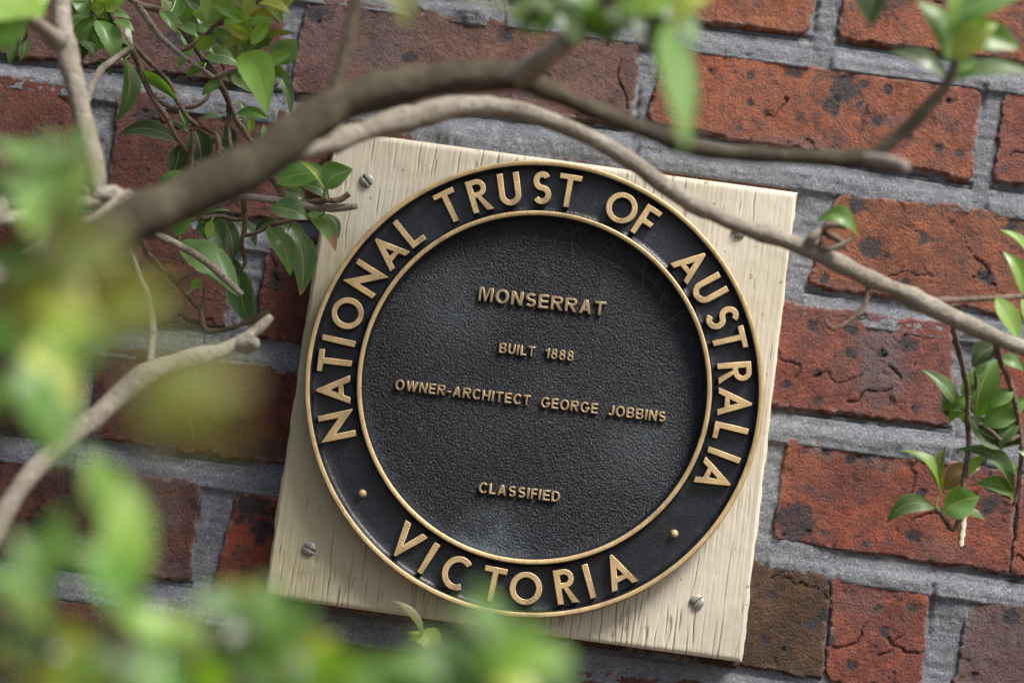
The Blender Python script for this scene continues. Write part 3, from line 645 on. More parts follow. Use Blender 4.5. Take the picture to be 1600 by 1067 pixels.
text_line('CLASSIFIED', (747, 769.5), (874, 784.5), .0070, .14, .4)

# ------------------------------------------------------------------ shrubs
KIND = dict(dark=(.015, .050, .009), mid=(.045, .135, .016), green=(.10, .28, .024), light=(.26, .50, .045), yellow=(.46, .52, .05), olive=(.20, .21, .04), red=(.24, .13, .05), brown=(.14, .09, .035))
class Shrub:
    def __init__(s, root): s.root = root; s.S = []       # samples: (px, py, q, world, branch)
    def branch(s, pts, mat=None, name='branch', sides=10, rough=.06, wpre=None, wpost=None):
        """pts: (px, py, q, radius_px); wpre/wpost: world (x, y, z, r) points joined before/after."""
        P = [(*at(a, b, q), r * mpp(q)) for a, b, q, r in pts]
        P = list(wpre or []) + P + list(wpost or []); P = np.array(P)
        n = len(P); out = []
        for i in range(n - 1):
            p0, p1, p2, p3 = P[max(i - 1, 0)], P[i], P[i + 1], P[min(i + 2, n - 1)]
            k = max(3, int(np.linalg.norm(p2[:3] - p1[:3]) / .006))
            for t in np.linspace(0, 1, k, endpoint=False):
                c = .5 * (2 * p1 + (p2 - p0) * t + (2 * p0 - 5 * p1 + 4 * p2 - p3) * t * t + (3 * p1 - p0 - 3 * p2 + p3) * t ** 3)
                c[3] = p1[3] + (p2[3] - p1[3]) * t; out.append(c)
        out.append(P[-1]); C = np.array(out); sd = len(s.S) + 11
        along = np.concatenate([[0], np.cumsum(np.linalg.norm(np.diff(C[:, :3], axis=0), axis=1))])
        rad = C[:, 3] * (1 + rough * 2 * fbm(along * 60, along * 0 + sd, sd, 3) + .18 * np.exp(-(((along * 22 + sd * .37) % 1 - .5) / .10) ** 2))
        thin = float(np.clip((.0027 - C[:, 3].max()) / .0013, 0, 1))       # thin twigs are more crooked and knobbly
        C[:, :3] += np.stack([fbm(along * (30 + 60 * thin), along * 0 + k, sd + k, 3) for k in (1, 2, 3)], 1) * (C[:, 3] * (.3 + .7 * thin))[:, None]
        rad = rad * (1 + thin * .28 * np.exp(-(((along * 95 + sd * .61) % 1 - .5) / .16) ** 2))
        T = np.gradient(C[:, :3], axis=0); T /= np.linalg.norm(T, axis=1)[:, None]
        nv = np.cross(T[0], [.3, .2, .93]); nv /= np.linalg.norm(nv); V = []
        th = np.linspace(0, 2 * np.pi, sides, endpoint=False)
        for i in range(len(C)):
            nv = nv - T[i] * (nv @ T[i]); nv /= np.linalg.norm(nv); bv = np.cross(T[i], nv)
            rr = rad[i] * (1 + rough * fbm(th * 2, th * 0 + along[i] * 90, sd + 5, 2))
            V.append(C[i, :3] + (np.cos(th) * rr)[:, None] * nv + (np.sin(th) * rr)[:, None] * bv)
        m = len(C); V = np.concatenate(V + [C[:1, :3] - T[0] * rad[0] * .5, C[-1:, :3] + T[-1] * rad[-1] * .12])
        i0 = (np.arange(m - 1)[:, None] * sides + np.arange(sides)[None, :]).ravel(); j0 = (np.arange(m - 1)[:, None] * sides + (np.arange(sides)[None, :] + 1) % sides).ravel()
        F = np.stack([i0, j0, j0 + sides, i0 + sides], 1)
        k = np.arange(sides); e = (m - 1) * sides; z = np.zeros(sides, int)
        caps = np.concatenate([np.stack([z + m * sides, (k + 1) % sides, k, k], 1), np.stack([z + m * sides + 1, e + k, e + (k + 1) % sides, e + (k + 1) % sides], 1)])
        me = bpy.data.meshes.new(name)
        me.from_pydata(V.tolist(), [], [tuple(f) for f in F.tolist()] + [tuple(f[:3]) for f in caps.tolist()])
        me.polygons.foreach_set('use_smooth', np.full(len(me.polygons), True)); me.update()
        o = link(name, me, mat or M_BARK, s.root)
        for i in range(0, m):
            d = (C[i, :3] - CAM) @ CM
            s.S.append((PW / 2 + FPX * d[0] / d[1], PH / 2 - FPX * d[2] / d[1], -C[i, 1], C[i, :3].copy(), o, rad[i]))
        return o
    def leaf(s, base, tip, w=.4, kind='mid', q=None, dq=0.0, bend=.12, face=0.0, fold=.25, redtip=0.0, joff=None, edge=.6):
        """base/tip: photograph pixels; w width/length; q depth of base; dq tip nearer the viewer; bend arch as share of length (towards up);
        face: turn of the blade about its length (0 flat to the viewer)."""
        best = min(s.S, key=lambda k: (k[0] - base[0]) ** 2 + (k[1] - base[1]) ** 2 + (0 if q is None else ((k[2] - q) * 1500) ** 2))
        if q is None: q = best[2] + best[5] * .3
        B = at(*base, q); T = at(*tip, q + dq); s._blade(B, T, w, kind, bend, face, fold, redtip, best, edge)
    def _blade(s, B, T, w, kind, bend, face, fold, redtip, best, edge=.6, rnd=None):
        r = np.random.RandomState(abs(int(B[0] * 1e5) + int(T[2] * 1e5) * 7) % 99999)
        L = np.linalg.norm(T - B); ax = (T - B) / L
        view = CAM - (B + T) / 2; view = view - ax * (view @ ax); view /= np.linalg.norm(view); sdv = np.cross(view, ax)
        if face == 0: face = r.uniform(-.6, .6)
        nrm = view * math.cos(face) + sdv * math.sin(face) + np.array([.35, 0, .8]) * r.uniform(0, .75)
        if r.rand() < .33:
            hv = (CAM - (B + T) / 2); hv = hv / np.linalg.norm(hv) + np.array(sun_dir); nrm = hv / np.linalg.norm(hv) + r.normal(0, .14, 3)
        nrm = nrm - ax * (nrm @ ax); nrm /= np.linalg.norm(nrm); side = np.cross(nrm, ax)
        up = np.array([0, 0, 1.0]); up = up - ax * (up @ ax); up /= (np.linalg.norm(up) + 1e-9)
        nl, nw = 19, 9
        t = np.linspace(0, 1, nl); u = np.linspace(-1, 1, nw)
        prof = np.sin(np.pi * np.clip(t, 0, 1) ** .82) ** .78; prof = prof * (1 - .25 * t ** 3); prof[-1] = .0; prof[0] = .02
        mid = B + np.outer(t, T - B) + np.outer(4 * t * (1 - t) * L * bend, up * .75 + nrm * .5) + np.outer((t ** 2) * L * r.uniform(-.06, .06), side)
        Vv = np.empty((nl, nw, 3)); wav = r.uniform(0, 6)
        for i in range(nl):
            hw_ = L * w * .58 * prof[i]
            ser = 1 + .03 * math.sin(i * 2.6 + wav)
            curl = fold * hw_ * (np.abs(u) ** 1.5) + .05 * hw_ * np.sin(u * 3 + t[i] * 7 + wav)
            Vv[i] = mid[i] + np.outer(u * hw_ * ser, side) + np.outer(curl, nrm)
        V = Vv.reshape(-1, 3); F = [tuple(f) for f in grid_faces(nl, nw, False).tolist()]
        sidea = np.tile(np.abs(u), (nl, 1)); al = np.tile(t[:, None], (1, nw)); ed = sstep(.86, 1, sidea) * edge
        red = sstep(1 - redtip, 1 - redtip + .12, al) if redtip else np.zeros_like(al)
        # petiole from the blade to its branch
        J = best[3]; d = B - J; n0 = len(V); k = 6; pr = max(.0006, min(.0011, L * .018)); PV = []
        bl = np.linalg.norm(d)
        for i in range(k + 1):
            f = i / k; c = J + d * f + ax * (4 * f * (1 - f)) * min(.003, bl * .12)
            tx = d / (bl + 1e-9); a1 = np.cross(tx, [.31, .52, .79]); a1 /= np.linalg.norm(a1); a2 = np.cross(tx, a1)
            for a in range(5): PV.append(c + pr * (1.15 - .3 * f) * (math.cos(a * 1.2566) * a1 + math.sin(a * 1.2566) * a2))
        # midrib below the blade
        for i in range(k):
            for a in range(5):
                b0 = n0 + i * 5 + a; b1 = n0 + i * 5 + (a + 1) % 5; F.append((b0, b1, b1 + 5, b0 + 5))
        V = np.concatenate([V, np.array(PV)]); npv = len(PV)
        me = mesh_np('leaf', V, np.array(F), True, dict(side=np.concatenate([sidea.ravel(), np.full(npv, 0)]), along=np.concatenate([al.ravel(), np.zeros(npv)]), edge=np.concatenate([ed.ravel(), np.zeros(npv)]), redtip=np.concatenate([red.ravel(), np.zeros(npv)])))
        o = link('leaf', me, M_LEAF, best[4]); c = KIND[kind]; j = r.uniform(.85, 1.18)
        o.color = (c[0] * j, c[1] * j * r.uniform(.93, 1.07), c[2] * j, 1)
        return o

shrub = empty('shrub', (-.62, -.50, 0)); tag(shrub, 'leafy shrub with grey-brown branches arching in front of the plaque', 'shrub')
A = Shrub(shrub)
TR = [(-.62, -.50, -.03, .030), (-.60, -.49, .35, .026), (-.57, -.47, .8, .023), (-.53, -.45, 1.15, .020)]
A.branch([], M_BARK, 'trunk', 14, .07, TR)
# main arching branch
A.branch([(-60, 540, .40, 38), (60, 455, .40, 38), (150, 385, .395, 37), (215, 342, .39, 36), (330, 287, .38, 34), (450, 216, .37, 32), (540, 165, .36, 29), (640, 134, .36, 26), (745, 119, .36, 24), (815, 126, .36, 21), (900, 160, .35, 15), (1010, 205, .34, 14), (1100, 232, .33, 13), (1200, 243, .33, 13), (1320, 248, .33, 12), (1375, 238, .33, 12), (1440, 180, .33, 10), (1485, 125, .33, 9), (1497, 70, .33, 7), (1505, 10, .33, 6), (1510, -60, .33, 5)], M_BARK, 'branch', 16, .10, [(-.53, -.45, 1.15, .020), (-.43, -.42, 1.27, .0165)])
A.branch([(800, 125, .36, 19), (845, 96, .38, 19), (890, 60, .40, 16), (925, 28, .42, 13), (960, -10, .44, 11), (1000, -70, .46, 9)], M_BARKL, 'branch', 12, .05)
A.branch([(512, 178, .36, 13), (524, 140, .36, 10), (545, 60, .36, 9), (556, 0, .36, 8), (566, -70, .36, 7)], M_BARK, 'branch', 10)
A.branch([(1345, 245, .33, 10), (1385, 252, .34, 11), (1418, 262, .35, 9)], M_BARKL, 'branch', 10)
A.branch([(330, 287, .37, 22), (430, 240, .31, 20), (520, 219, .28, 19), (620, 190, .26, 18), (700, 169, .25, 18), (760, 166, .24, 16), (850, 186, .235, 14), (950, 231, .225, 13), (1040, 290, .215, 13), (1140, 348, .205, 13), (1240, 381, .195, 13), (1340, 428, .19, 13), (1440, 474, .185, 14), (1540, 519, .18, 13), (1640, 562, .175, 12), (1800, 640, .17, 10), (1930, 690, .17, 6)], M_BARKL, 'branch', 16, .10)
A.branch([(1440, 474, .185, 6), (1470, 469, .18, 5), (1530, 466, .17, 4.5), (1600, 462, .16, 4.5), (1700, 450, .15, 4)], M_TWIG, 'twig', 8)
A.branch([(1358, 440, .19, 4), (1352, 474, .19, 3.5), (1330, 500, .19, 3.5), (1303, 512, .19, 3), (1288, 500, .19, 2.5)], M_TWIG, 'twig', 7)
A.branch([(1488, 500, .16, 5), (1493, 535, .13, 4.5), (1509, 600, .11, 4.5), (1513, 660, .10, 4), (1508, 740, .10, 4), (1503, 795, .10, 4), (1489, 828, .10, 4), (1474, 806, .10, 4), (1462, 792, .10, 4)], M_TWIG, 'twig', 8)
A.branch([(1555, 528, .16, 6), (1562, 560, .14, 4.5), (1580, 605, .12, 4), (1592, 660, .11, 4), (1596, 700, .11, 3.5), (1590, 760, .10, 3.5), (1583, 790, .10, 3)], M_TWIG, 'twig', 8)
A.branch([(1592, 680, .11, 3), (1570, 690, .11, 3), (1545, 672, .11, 3), (1525, 660, .105, 3), (1508, 655, .10, 3)], M_TWIG, 'twig', 7)
A.branch([(1516, 640, .10, 3), (1526, 610, .10, 3), (1522, 580, .105, 2.5)], M_TWIG, 'twig', 7)
A.branch([(1262, 388, .195, 9), (1268, 372, .20, 8), (1284, 360, .20, 6), (1300, 352, .205, 5), (1322, 356, .21, 3)], M_BARKL, 'twig', 8, .2)
A.branch([(1284, 362, .20, 5), (1298, 368, .20, 5), (1314, 378, .20, 4), (1322, 392, .205, 3)], M_TWIG, 'twig', 8, .2)
A.branch([(1270, 384, .195, 4), (1300, 388, .20, 4), (1332, 374, .205, 3)], M_BARKL, 'twig', 7, .15)
# stems on the left
A.branch([(152, 345, .25, 15), (150, 300, .24, 15), (146, 255, .24, 15), (130, 190, .23, 15), (112, 120, .23, 16), (101, 55, .23, 15), (95, 0, .23, 15), (85, -90, .24, 14), (70, -190, .26, 12)], M_BARKL, 'branch', 12, .05, [(-.53, -.45, 1.15, .014), (-.44, -.36, 1.30, .012)])
A.branch([(88, 66, .26, 15), (60, 40, .30, 12), (25, 12, .33, 11), (-30, -20, .36, 10)], M_BARKL, 'branch', 10)
A.branch([(-60, 358, .27, 12), (0, 346, .26, 11), (70, 330, .25, 10), (150, 315, .24, 10), (240, 306, .24, 9), (300, 300, .30, 7)], M_BARKL, 'branch', 10, .06, [(-.56, -.46, .9, .013), (-.50, -.36, 1.26, .009)])
A.branch([(203, 76, .07, 4), (175, 95, .08, 5), (152, 118, .12, 6), (138, 148, .16, 6), (130, 185, .20, 6), (126, 230, .22, 6), (118, 268, .23, 6), (122, 290, .24, 6), (146, 303, .24, 6)], M_BARKL, 'twig', 8)
A.branch([(150, 302, .24, 6), (120, 283, .23, 6), (97, 264, .22, 6)], M_BARKL, 'twig', 8)
# fine twigs close to the wall, upper left
A.branch([(140, -90, .14, 6), (163, 0, .07, 5.5), (179, 32, .06, 5.5), (197, 62, .06, 5), (214, 92, .055, 5), (229, 130, .05, 5), (241, 155, .05, 4.5), (260, 182, .05, 4), (275, 212, .05, 3.5), (293, 237, .05, 3)], M_TWIG, 'twig', 8, .1)
A.branch([(203, 66, .055, 4), (235, 97, .05, 4), (264, 130, .05, 4), (284, 168, .05, 4), (300, 191, .05, 4), (322, 202, .05, 3.5), (338, 214, .05, 4), (344, 250, .05, 3)], M_TWIG, 'twig', 8, .1)
A.branch([(180, -80, .15, 6), (208, 0, .09, 5.5), (250, 17, .08, 5), (281, 42, .075, 5), (303, 72, .07, 5), (322, 100, .07, 5), (341, 128, .07, 5), (354, 152, .06, 4.5), (370, 188, .05, 4), (397, 226, .05, 4)], M_TWIG, 'twig', 8, .1)
A.branch([(204, -5, .12, 6), (228, 30, .11, 5.5), (250, 58, .10, 5), (275, 80, .095, 4.5), (308, 104, .09, 4.5), (338, 125, .075, 4.5)], M_BARKL, 'twig', 8, .1)
A.branch([(335, 124, .075, 4), (365, 112, .09, 4), (392, 106, .10, 4), (425, 100, .11, 4)], M_BARKL, 'twig', 8)
A.branch([(275, 82, .09, 3.5), (305, 72, .09, 3.5), (330, 48, .10, 3.5), (345, 36, .11, 4), (372, 28, .12, 4), (405, 5, .13, 4), (440, -40, .14, 4)], M_TWIG, 'twig', 8)
A.branch([(395, 106, .10, 3.5), (392, 80, .11, 3.5), (394, 58, .115, 3.5), (388, 30, .12, 3.5)], M_TWIG, 'twig', 8)
A.branch([(245, 158, .05, 3), (268, 168, .05, 3.5), (300, 168, .05, 3.5), (322, 158, .05, 3), (328, 140, .05, 3)], M_TWIG, 'twig', 7, .1)
A.branch([(356, 156, .055, 3.5), (358, 185, .05, 3.5), (360, 235, .05, 3)], M_TWIG, 'twig', 7, .1)
A.branch([(300, 195, .05, 3), (302, 225, .05, 3), (298, 275, .05, 2.5)], M_TWIG, 'twig', 7)
A.branch([(120, -60, .10, 5), (140, 0, .07, 4), (150, 30, .06, 4), (165, 22, .05, 4), (182, 16, .05, 3)], M_TWIG, 'twig', 7)
A.branch([(120, 35, .05, 3.5), (140, 27, .05, 4), (165, 17, .055, 4)], M_TWIG, 'twig', 7)
A.branch([(40, -20, .10, 4), (45, 30, .07, 3.5), (40, 58, .06, 3), (28, 62, .055, 2.5)], M_TWIG, 'twig', 7)
A.branch([(300, 333, .20, 5), (350, 318, .10, 5.5), (376, 309, .09, 6), (430, 312, .085, 6), (470, 322, .085, 6), (520, 326, .08, 5.5), (558, 322, .08, 5)], M_BARKL, 'twig', 8, .12, None)
A.branch([(470, 318, .085, 4), (500, 314, .085, 4), (530, 312, .085, 4.5), (545, 302, .085, 4)], M_TWIG, 'twig', 8, .12)
A.branch([(440, 308, .085, 3), (434, 292, .085, 3.5), (424, 275, .09, 7), (421, 268, .09, 6)], M_TWIG, 'twig', 8, .1)
A.branch([(382, 310, .09, 4), (382, 345, .07, 4), (380, 380, .06, 4), (383, 412, .05, 3.5), (372, 425, .05, 3)], M_TWIG, 'twig', 8, .1)
A.branch([(381, 340, .07, 3), (370, 343, .065, 3), (345, 338, .06, 3), (305, 342, .07, 3), (272, 366, .09, 3)], M_TWIG, 'twig', 7)
A.branch([(383, 368, .06, 3), (400, 364, .06, 3), (420, 354, .06, 3), (455, 345, .065, 3), (482, 330, .08, 3)], M_TWIG, 'twig', 7)
A.branch([(170, 335, .24, 7), (226, 360, .14, 6), (275, 380, .12, 6), (324, 410, .10, 6), (352, 436, .095, 6), (378, 461, .09, 6)], M_BARKL, 'twig', 8, .1)
A.branch([(178, 336, .24, 5), (196, 375, .16, 4), (219, 432, .14, 4.5), (232, 458, .14, 5), (239, 518, .14, 5.5), (236, 575, .15, 6)], M_BARKL, 'twig', 8, .06)
A.branch([(205, 352, .20, 4), (237, 402, .10, 4), (277, 441, .07, 4), (300, 470, .05, 3.5), (314, 486, .05, 4), (321, 514, .05, 3.5), (350, 512, .05, 3), (385, 502, .05, 3.5), (421, 484, .05, 3.5)], M_TWIG, 'twig', 7, .12)
A.branch([(313, 486, .05, 3), (318, 472, .05, 2.5), (319, 448, .05, 2.5)], M_TWIG, 'twig', 6)
A.branch([(278, 440, .07, 2.5), (288, 434, .07, 2.5), (296, 428, .07, 2)], M_TWIG, 'twig', 6)
A.branch([(321, 515, .05, 1.3), (317, 545, .04, 1.2), (300, 598, .03, 1.2), (302, 620, .02, 1.2), (297, 650, .015, 1.2), (304, 692, .01, 1)], M_BARKL, 'twig', 5)
# lower left stem
A.branch([(-190, 1160, .40, 18), (-90, 970, .35, 17), (-20, 850, .305, 16), (10, 798, .29, 16), (32, 762, .28, 15), (80, 712, .26, 15), (130, 668, .24, 16), (190, 612, .22, 17), (240, 578, .20, 16), (300, 560, .18, 14), (352, 545, .165, 12), (398, 518, .155, 8), (424, 495, .15, 5.5)], M_BARKL, 'branch', 12, .06, [(-.60, -.49, .45, .018), (-.52, -.46, .85, .014)])
A.branch([(368, 538, .16, 10), (386, 541, .165, 11), (400, 536, .17, 9)], M_BARKL, 'branch', 10)
A.branch([(-60, 330, .70, 9), (60, 400, .72, 9), (150, 510, .74, 8), (212, 650, .76, 8), (240, 740, .78, 6), (250, 800, .80, 5)], M_BARK, 'branch', 10, .05, [(-.53, -.5, 1.15, .010)])
L = A.leaf
# upper left, close to the wall
L((150, 8), (112, 14), .45, 'light'); L((152, 26), (152, -14), .3, 'light'); L((140, 40), (197, 52), .55, 'mid', bend=.2); L((146, 52), (190, 66), .35, 'light'); L((150, 80), (180, 68), .5, 'light', q=.05, bend=.25)
L((150, 38), (206, 78), .6, 'mid'); L((196, 92), (181, 191), .32, 'mid', q=.06); L((140, 30), (125, 95), .5, 'dark', q=.04); L((28, 62), (14, 102), .38, 'mid'); L((38, 58), (32, 97), .4, 'mid'); L((45, 20), (68, 22), .5, 'light')
L((120, 60), (150, 88), .5, 'mid', q=.04); L((165, 70), (200, 100), .55, 'mid', q=.05); L((150, 95), (175, 118), .5, 'dark', q=.05); L((60, 10), (-50, 45), .5, 'light', q=.36, dq=.04); L((40, 30), (-40, 90), .45, 'green', q=.35); L((60, 20), (30, -50), .5, 'light', q=.33)
L((118, 20), (165, 50), .5, 'mid', q=.05); L((180, 60), (205, 72), .4, 'light', q=.05); L((100, 25), (135, 5), .4, 'green', q=.08)
L((276, -8), (303, 74), .42, 'green', q=.07, face=-.5); L((252, 0), (292, 84), .4, 'mid', q=.05); L((284, 40), (297, 86), .5, 'green', q=.055); L((292, 0), (326, 32), .34, 'mid'); L((308, 14), (328, 60), .45, 'dark'); L((340, 40), (318, -22), .5, 'light', bend=.06); L((346, 32), (352, -24), .35, 'light'); L((344, 38), (388, 6), .42, 'olive'); L((402, 16), (345, -10), .42, 'olive')
L((392, 54), (442, 6), .34, 'yellow'); L((390, 52), (402, 2), .35, 'yellow'); L((396, 57), (460, 56), .2, 'olive', bend=.1); L((394, 76), (432, 52), .6, 'mid'); L((436, 100), (463, 62), .75, 'green', q=.11); L((422, 108), (442, 84), .4, 'yellow', q=.11); L((318, 88), (378, 108), .55, 'mid', bend=.15); L((378, 84), (424, 178), .36, 'light', q=.14, dq=.02, bend=.15); L((434, 118), (453, 182), .2, 'mid', q=.08); L((352, 114), (391, 146), .45, 'green')
L((208, 112), (280, 164), .2, 'green', bend=.2, q=.05); L((281, 166), (291, 203), .3, 'green', q=.05); L((390, 62), (346, 78), .4, 'yellow'); L((378, 78), (402, 64), .35, 'light'); L((330, 52), (352, 74), .5, 'mid'); L((396, 84), (420, 102), .6, 'mid'); L((360, 40), (380, 62), .5, 'light'); L((430, 20), (470, -10), .3, 'yellow', q=.13); L((372, 26), (400, -20), .5, 'light', q=.12); L((410, 0), (440, 40), .35, 'light', q=.12); L((300, 70), (280, 108), .4, 'green', q=.08); L((415, 70), (432, 96), .5, 'mid', q=.11)
L((372, 158), (386, 206), .36, 'dark', q=.045); L((370, 178), (422, 187), .28, 'green', bend=.16); L((352, 193), (308, 191), .32, 'mid', bend=.2); L((276, 220), (184, 217), .27, 'dark', bend=.2, q=.05); L((294, 207), (252, 195), .26, 'mid', q=.045); L((286, 226), (270, 290), .5, 'dark', q=.045); L((303, 202), (313, 272), .5, 'dark', q=.04); L((355, 196), (354, 238), .5, 'dark', q=.04); L((386, 180), (393, 208), .5, 'light', q=.045); L((412, 218), (411, 196), .5, 'light', q=.05); L((335, 215), (318, 250), .5, 'dark', q=.04); L((395, 226), (425, 205), .45, 'mid', q=.045); L((340, 220), (372, 252), .5, 'mid', q=.045); L((298, 274), (244, 302), .4, 'green', q=.05); L((300, 250), (330, 285), .5, 'dark', q=.045)
L((430, 282), (516, 272), .5, 'green', q=.085, face=-.75, bend=.05, fold=.15); L((506, 294), (551, 264), .75, 'green', q=.10, fold=.5); L((508, 296), (462, 250), .13, 'yellow', q=.10); L((470, 288), (517, 312), .5, 'mid', q=.075); L((424, 324), (480, 346), .62, 'mid', q=.10); L((480, 330), (523, 394), .36, 'green', q=.075, redtip=.36, face=-.3); L((418, 355), (449, 433), .42, 'green', q=.07, face=-.35); L((454, 352), (470, 463), .34, 'mid', q=.06, redtip=.13); L((504, 335), (527, 374), .48, 'dark', q=.06); L((436, 290), (468, 302), .4, 'light', q=.08); L((445, 300), (480, 318), .6, 'dark', q=.06); L((430, 345), (470, 400), .5, 'dark', q=.05)
L((271, 367), (304, 331), .6, 'green'); L((306, 341), (360, 331), .26, 'green', bend=.2); L((310, 344), (352, 388), .62, 'mid', q=.06); L((345, 338), (364, 412), .3, 'dark', q=.055); L((279, 378), (374, 463), .42, 'green', q=.085, bend=.08, fold=.1); L((350, 408), (378, 432), .5, 'dark', q=.05); L((374, 421), (393, 512), .40, 'mid', q=.05, bend=-.1, edge=1); L((311, 448), (295, 454), .5, 'light', q=.05); L((330, 345), (325, 375), .5, 'light', q=.065); L((400, 364), (430, 340), .4, 'dark', q=.05); L((370, 345), (400, 385), .4, 'dark', q=.05); L((300, 452), (316, 436), .5, 'light', q=.05)
# right-hand sprigs
L((1496, 642), (1440, 576), .28, 'mid', q=.10); L((1487, 652), (1474, 615), .6, 'dark', q=.09); L((1556, 540), (1518, 574), .6, 'dark', q=.14); L((1526, 652), (1562, 562), .52, 'green', q=.10, face=.3); L((1538, 662), (1606, 628), .55, 'green', q=.11, face=-.4); L((1514, 652), (1602, 692), .42, 'dark', q=.11, bend=-.15); L((1469, 772), (1406, 702), .26, 'light', q=.10, bend=.2); L((1470, 764), (1478, 695), .26, 'olive', q=.10); L((1474, 764), (1534, 734), .42, 'red', q=.09, bend=.2); L((1474, 798), (1530, 774), .75, 'green', q=.105); L((1460, 792), (1385, 820), .34, 'mid', q=.10, bend=.3); L((1584, 768), (1489, 707), .26, 'mid', q=.10, bend=.25); L((1584, 772), (1524, 754), .4, 'green', q=.10); L((1584, 786), (1562, 760), .3, 'light', q=.10); L((1506, 660), (1497, 628), .4, 'light', q=.10); L((1600, 720), (1630, 780), .5, 'mid', q=.10); L((1525, 585), (1545, 560), .5, 'mid', q=.11)
L((1512, 618), (1480, 660), .4, 'green', q=.10); L((1590, 700), (1640, 720), .5, 'green', q=.11); L((1612, 402), (1561, 361), .28, 'light', q=.15); L((1602, 462), (1565, 394), .34, 'light', q=.16, bend=.15); L((1556, 466), (1592, 534), .42, 'light', q=.17, bend=.05); L((1600, 460), (1605, 530), .4, 'light', q=.16); L((1338, 362), (1274, 350), .42, 'green', q=.21, bend=.35)
# top right
L((1380, -45), (1366, 42), .55, 'dark', q=.34); L((1484, 96), (1436, 0), .5, 'green', q=.34); L((1492, 40), (1484, -40), .5, 'light', q=.35); L((1488, 92), (1560, 40), .45, 'yellow', q=.35); L((1500, 60), (1595, 72), .48, 'green', q=.34); L((1502, 30), (1600, -10), .5, 'green', q=.36); L((1480, 122), (1388, 80), .28, 'dark', q=.31); L((1488, 118), (1535, 98), .4, 'green', q=.31); L((1492, 122), (1625, 122), .2, 'mid', q=.31); L((1500, 20), (1540, 60), .5, 'light', q=.35)
# top middle, well out of focus
A.branch([(960, -10, .44, 9), (990, 20, .46, 6), (1040, 32, .48, 5), (1085, 20, .5, 4)], M_BARK, 'twig', 8)
A.branch([(930, 25, .42, 6), (880, 12, .46, 5), (820, 18, .48, 4)], M_BARK, 'twig', 8)
L((920, 18), (790, 38), .42, 'mid', q=.45); L((930, 10), (850, -50), .45, 'green', q=.47); L((940, 20), (1005, 70), .5, 'dark', q=.46); L((960, 8), (1085, -10), .5, 'light', q=.48); L((980, 25), (1080, 62), .42, 'mid', q=.47); L((900, 15), (960, 70), .5, 'mid', q=.45); L((870, 10), (840, 60), .45, 'green', q=.46); L((1000, 10), (1060, -50), .5, 'yellow', q=.49); L((930, -10), (1000, -30), .5, 'dark', q=.45)
L((1042, 40), (1066, 236), .17, 'green', q=.52, dq=.05, bend=.02, face=.5); L((880, 12), (800, 8), .5, 'mid', q=.47); L((870, 14), (900, 75), .5, 'mid', q=.46); L((1030, 30), (1010, 85), .5, 'dark', q=.47); L((1040, 30), (1095, 40), .5, 'green', q=.49); L((990, 20), (960, 60), .5, 'mid', q=.46); L((1050, 28), (1110, -5), .5, 'yellow', q=.5); L((900, 10), (940, -40), .5, 'dark', q=.46); L((1020, 25), (1050, -20), .55, 'light', q=.48); L((850, 15), (810, 60), .45, 'mid', q=.47); L((1060, 30), (1085, 80), .45, 'green', q=.5); L((850, -10), (780, -30), .5, 'mid', q=.46); L((600, -60), (630, 45), .45, 'olive', q=.55)
# left, far out of focus
A.branch([(-80, 760, .62, 12), (10, 600, .62, 10), (50, 480, .62, 9), (80, 380, .62, 8), (95, 300, .62, 6), (110, 240, .62, 5)], M_BARK, 'branch', 8, .05, [(-.52, -.60, .95, .008)])
for b_, t_, w_, k_, q_ in [((85, 370), (130, 195), .42, 'green', .62), ((80, 400), (-10, 260), .45, 'green', .64), ((60, 470), (150, 410), .45, 'mid', .63), ((55, 480), (-20, 560), .55, 'green', .66), ((60, 450), (90, 590), .45, 'light', .65), ((30, 570), (90, 730), .5, 'green', .63), ((20, 580), (-60, 700), .5, 'mid', .62), ((90, 330), (20, 220), .4, 'green', .62), ((85, 350), (160, 360), .4, 'yellow', .66), ((70, 420), (-20, 400), .5, 'mid', .6), ((40, 540), (120, 640), .45, 'yellow', .66)]:
    L(b_, t_, w_, k_, q=q_)
for b_, t_, w_, k_, q_ in [((150, 510), (262, 440), .5, 'yellow', .80), ((165, 530), (290, 500), .42, 'olive', .82), ((205, 640), (400, 610), .46, 'olive', .84), ((212, 650), (390, 690), .4, 'olive', .85), ((60, 400), (200, 370), .5, 'olive', .78)]:
    L(b_, t_, w_, k_, q=q_)

# second plant: low bright bush at the foot of the picture
low = empty('low_bush', (-.14, -.74, 0)); tag(low, 'low bright green bush standing before the wall below the plaque', 'bush')
B = Shrub(low)
st = [(-.16, -.74, -.02, .010), (-.15, -.74, .5, .008), (-.15, -.73, .85, .007)]
B.branch([], M_BARK, 'trunk', 10, .06, st)
B.branch([(150, 1290, .68, 12), (190, 1120, .68, 9), (195, 960, .68, 8), (175, 860, .68, 6), (160, 790, .68, 5)], M_BARK, 'branch', 8, .05, [(-.15, -.73, .85, .006)])
B.branch([(60, 1260, .66, 10), (60, 1100, .66, 8), (80, 980, .66, 7), (70, 880, .66, 5)], M_BARK, 'branch', 8, .05, [(-.15, -.73, .85, .006)])
B.branch([(430, 1300, .66, 10), (440, 1120, .66, 8), (430, 1020, .66, 6), (425, 950, .66, 5)], M_BARK, 'branch', 8, .05, [(-.15, -.73, .85, .006)])
B.branch([(700, 1320, .64, 10), (720, 1150, .64, 8), (760, 1060, .64, 6), (790, 1000, .64, 5)], M_BARK, 'branch', 8, .05, [(-.15, -.73, .85, .006)])
B.branch([(240, 1160, .68, 7), (300, 1080, .68, 6), (310, 1010, .68, 5)], M_BARK, 'branch', 8, .05, [tuple(at(190, 1120, .68)) + (.003,)])
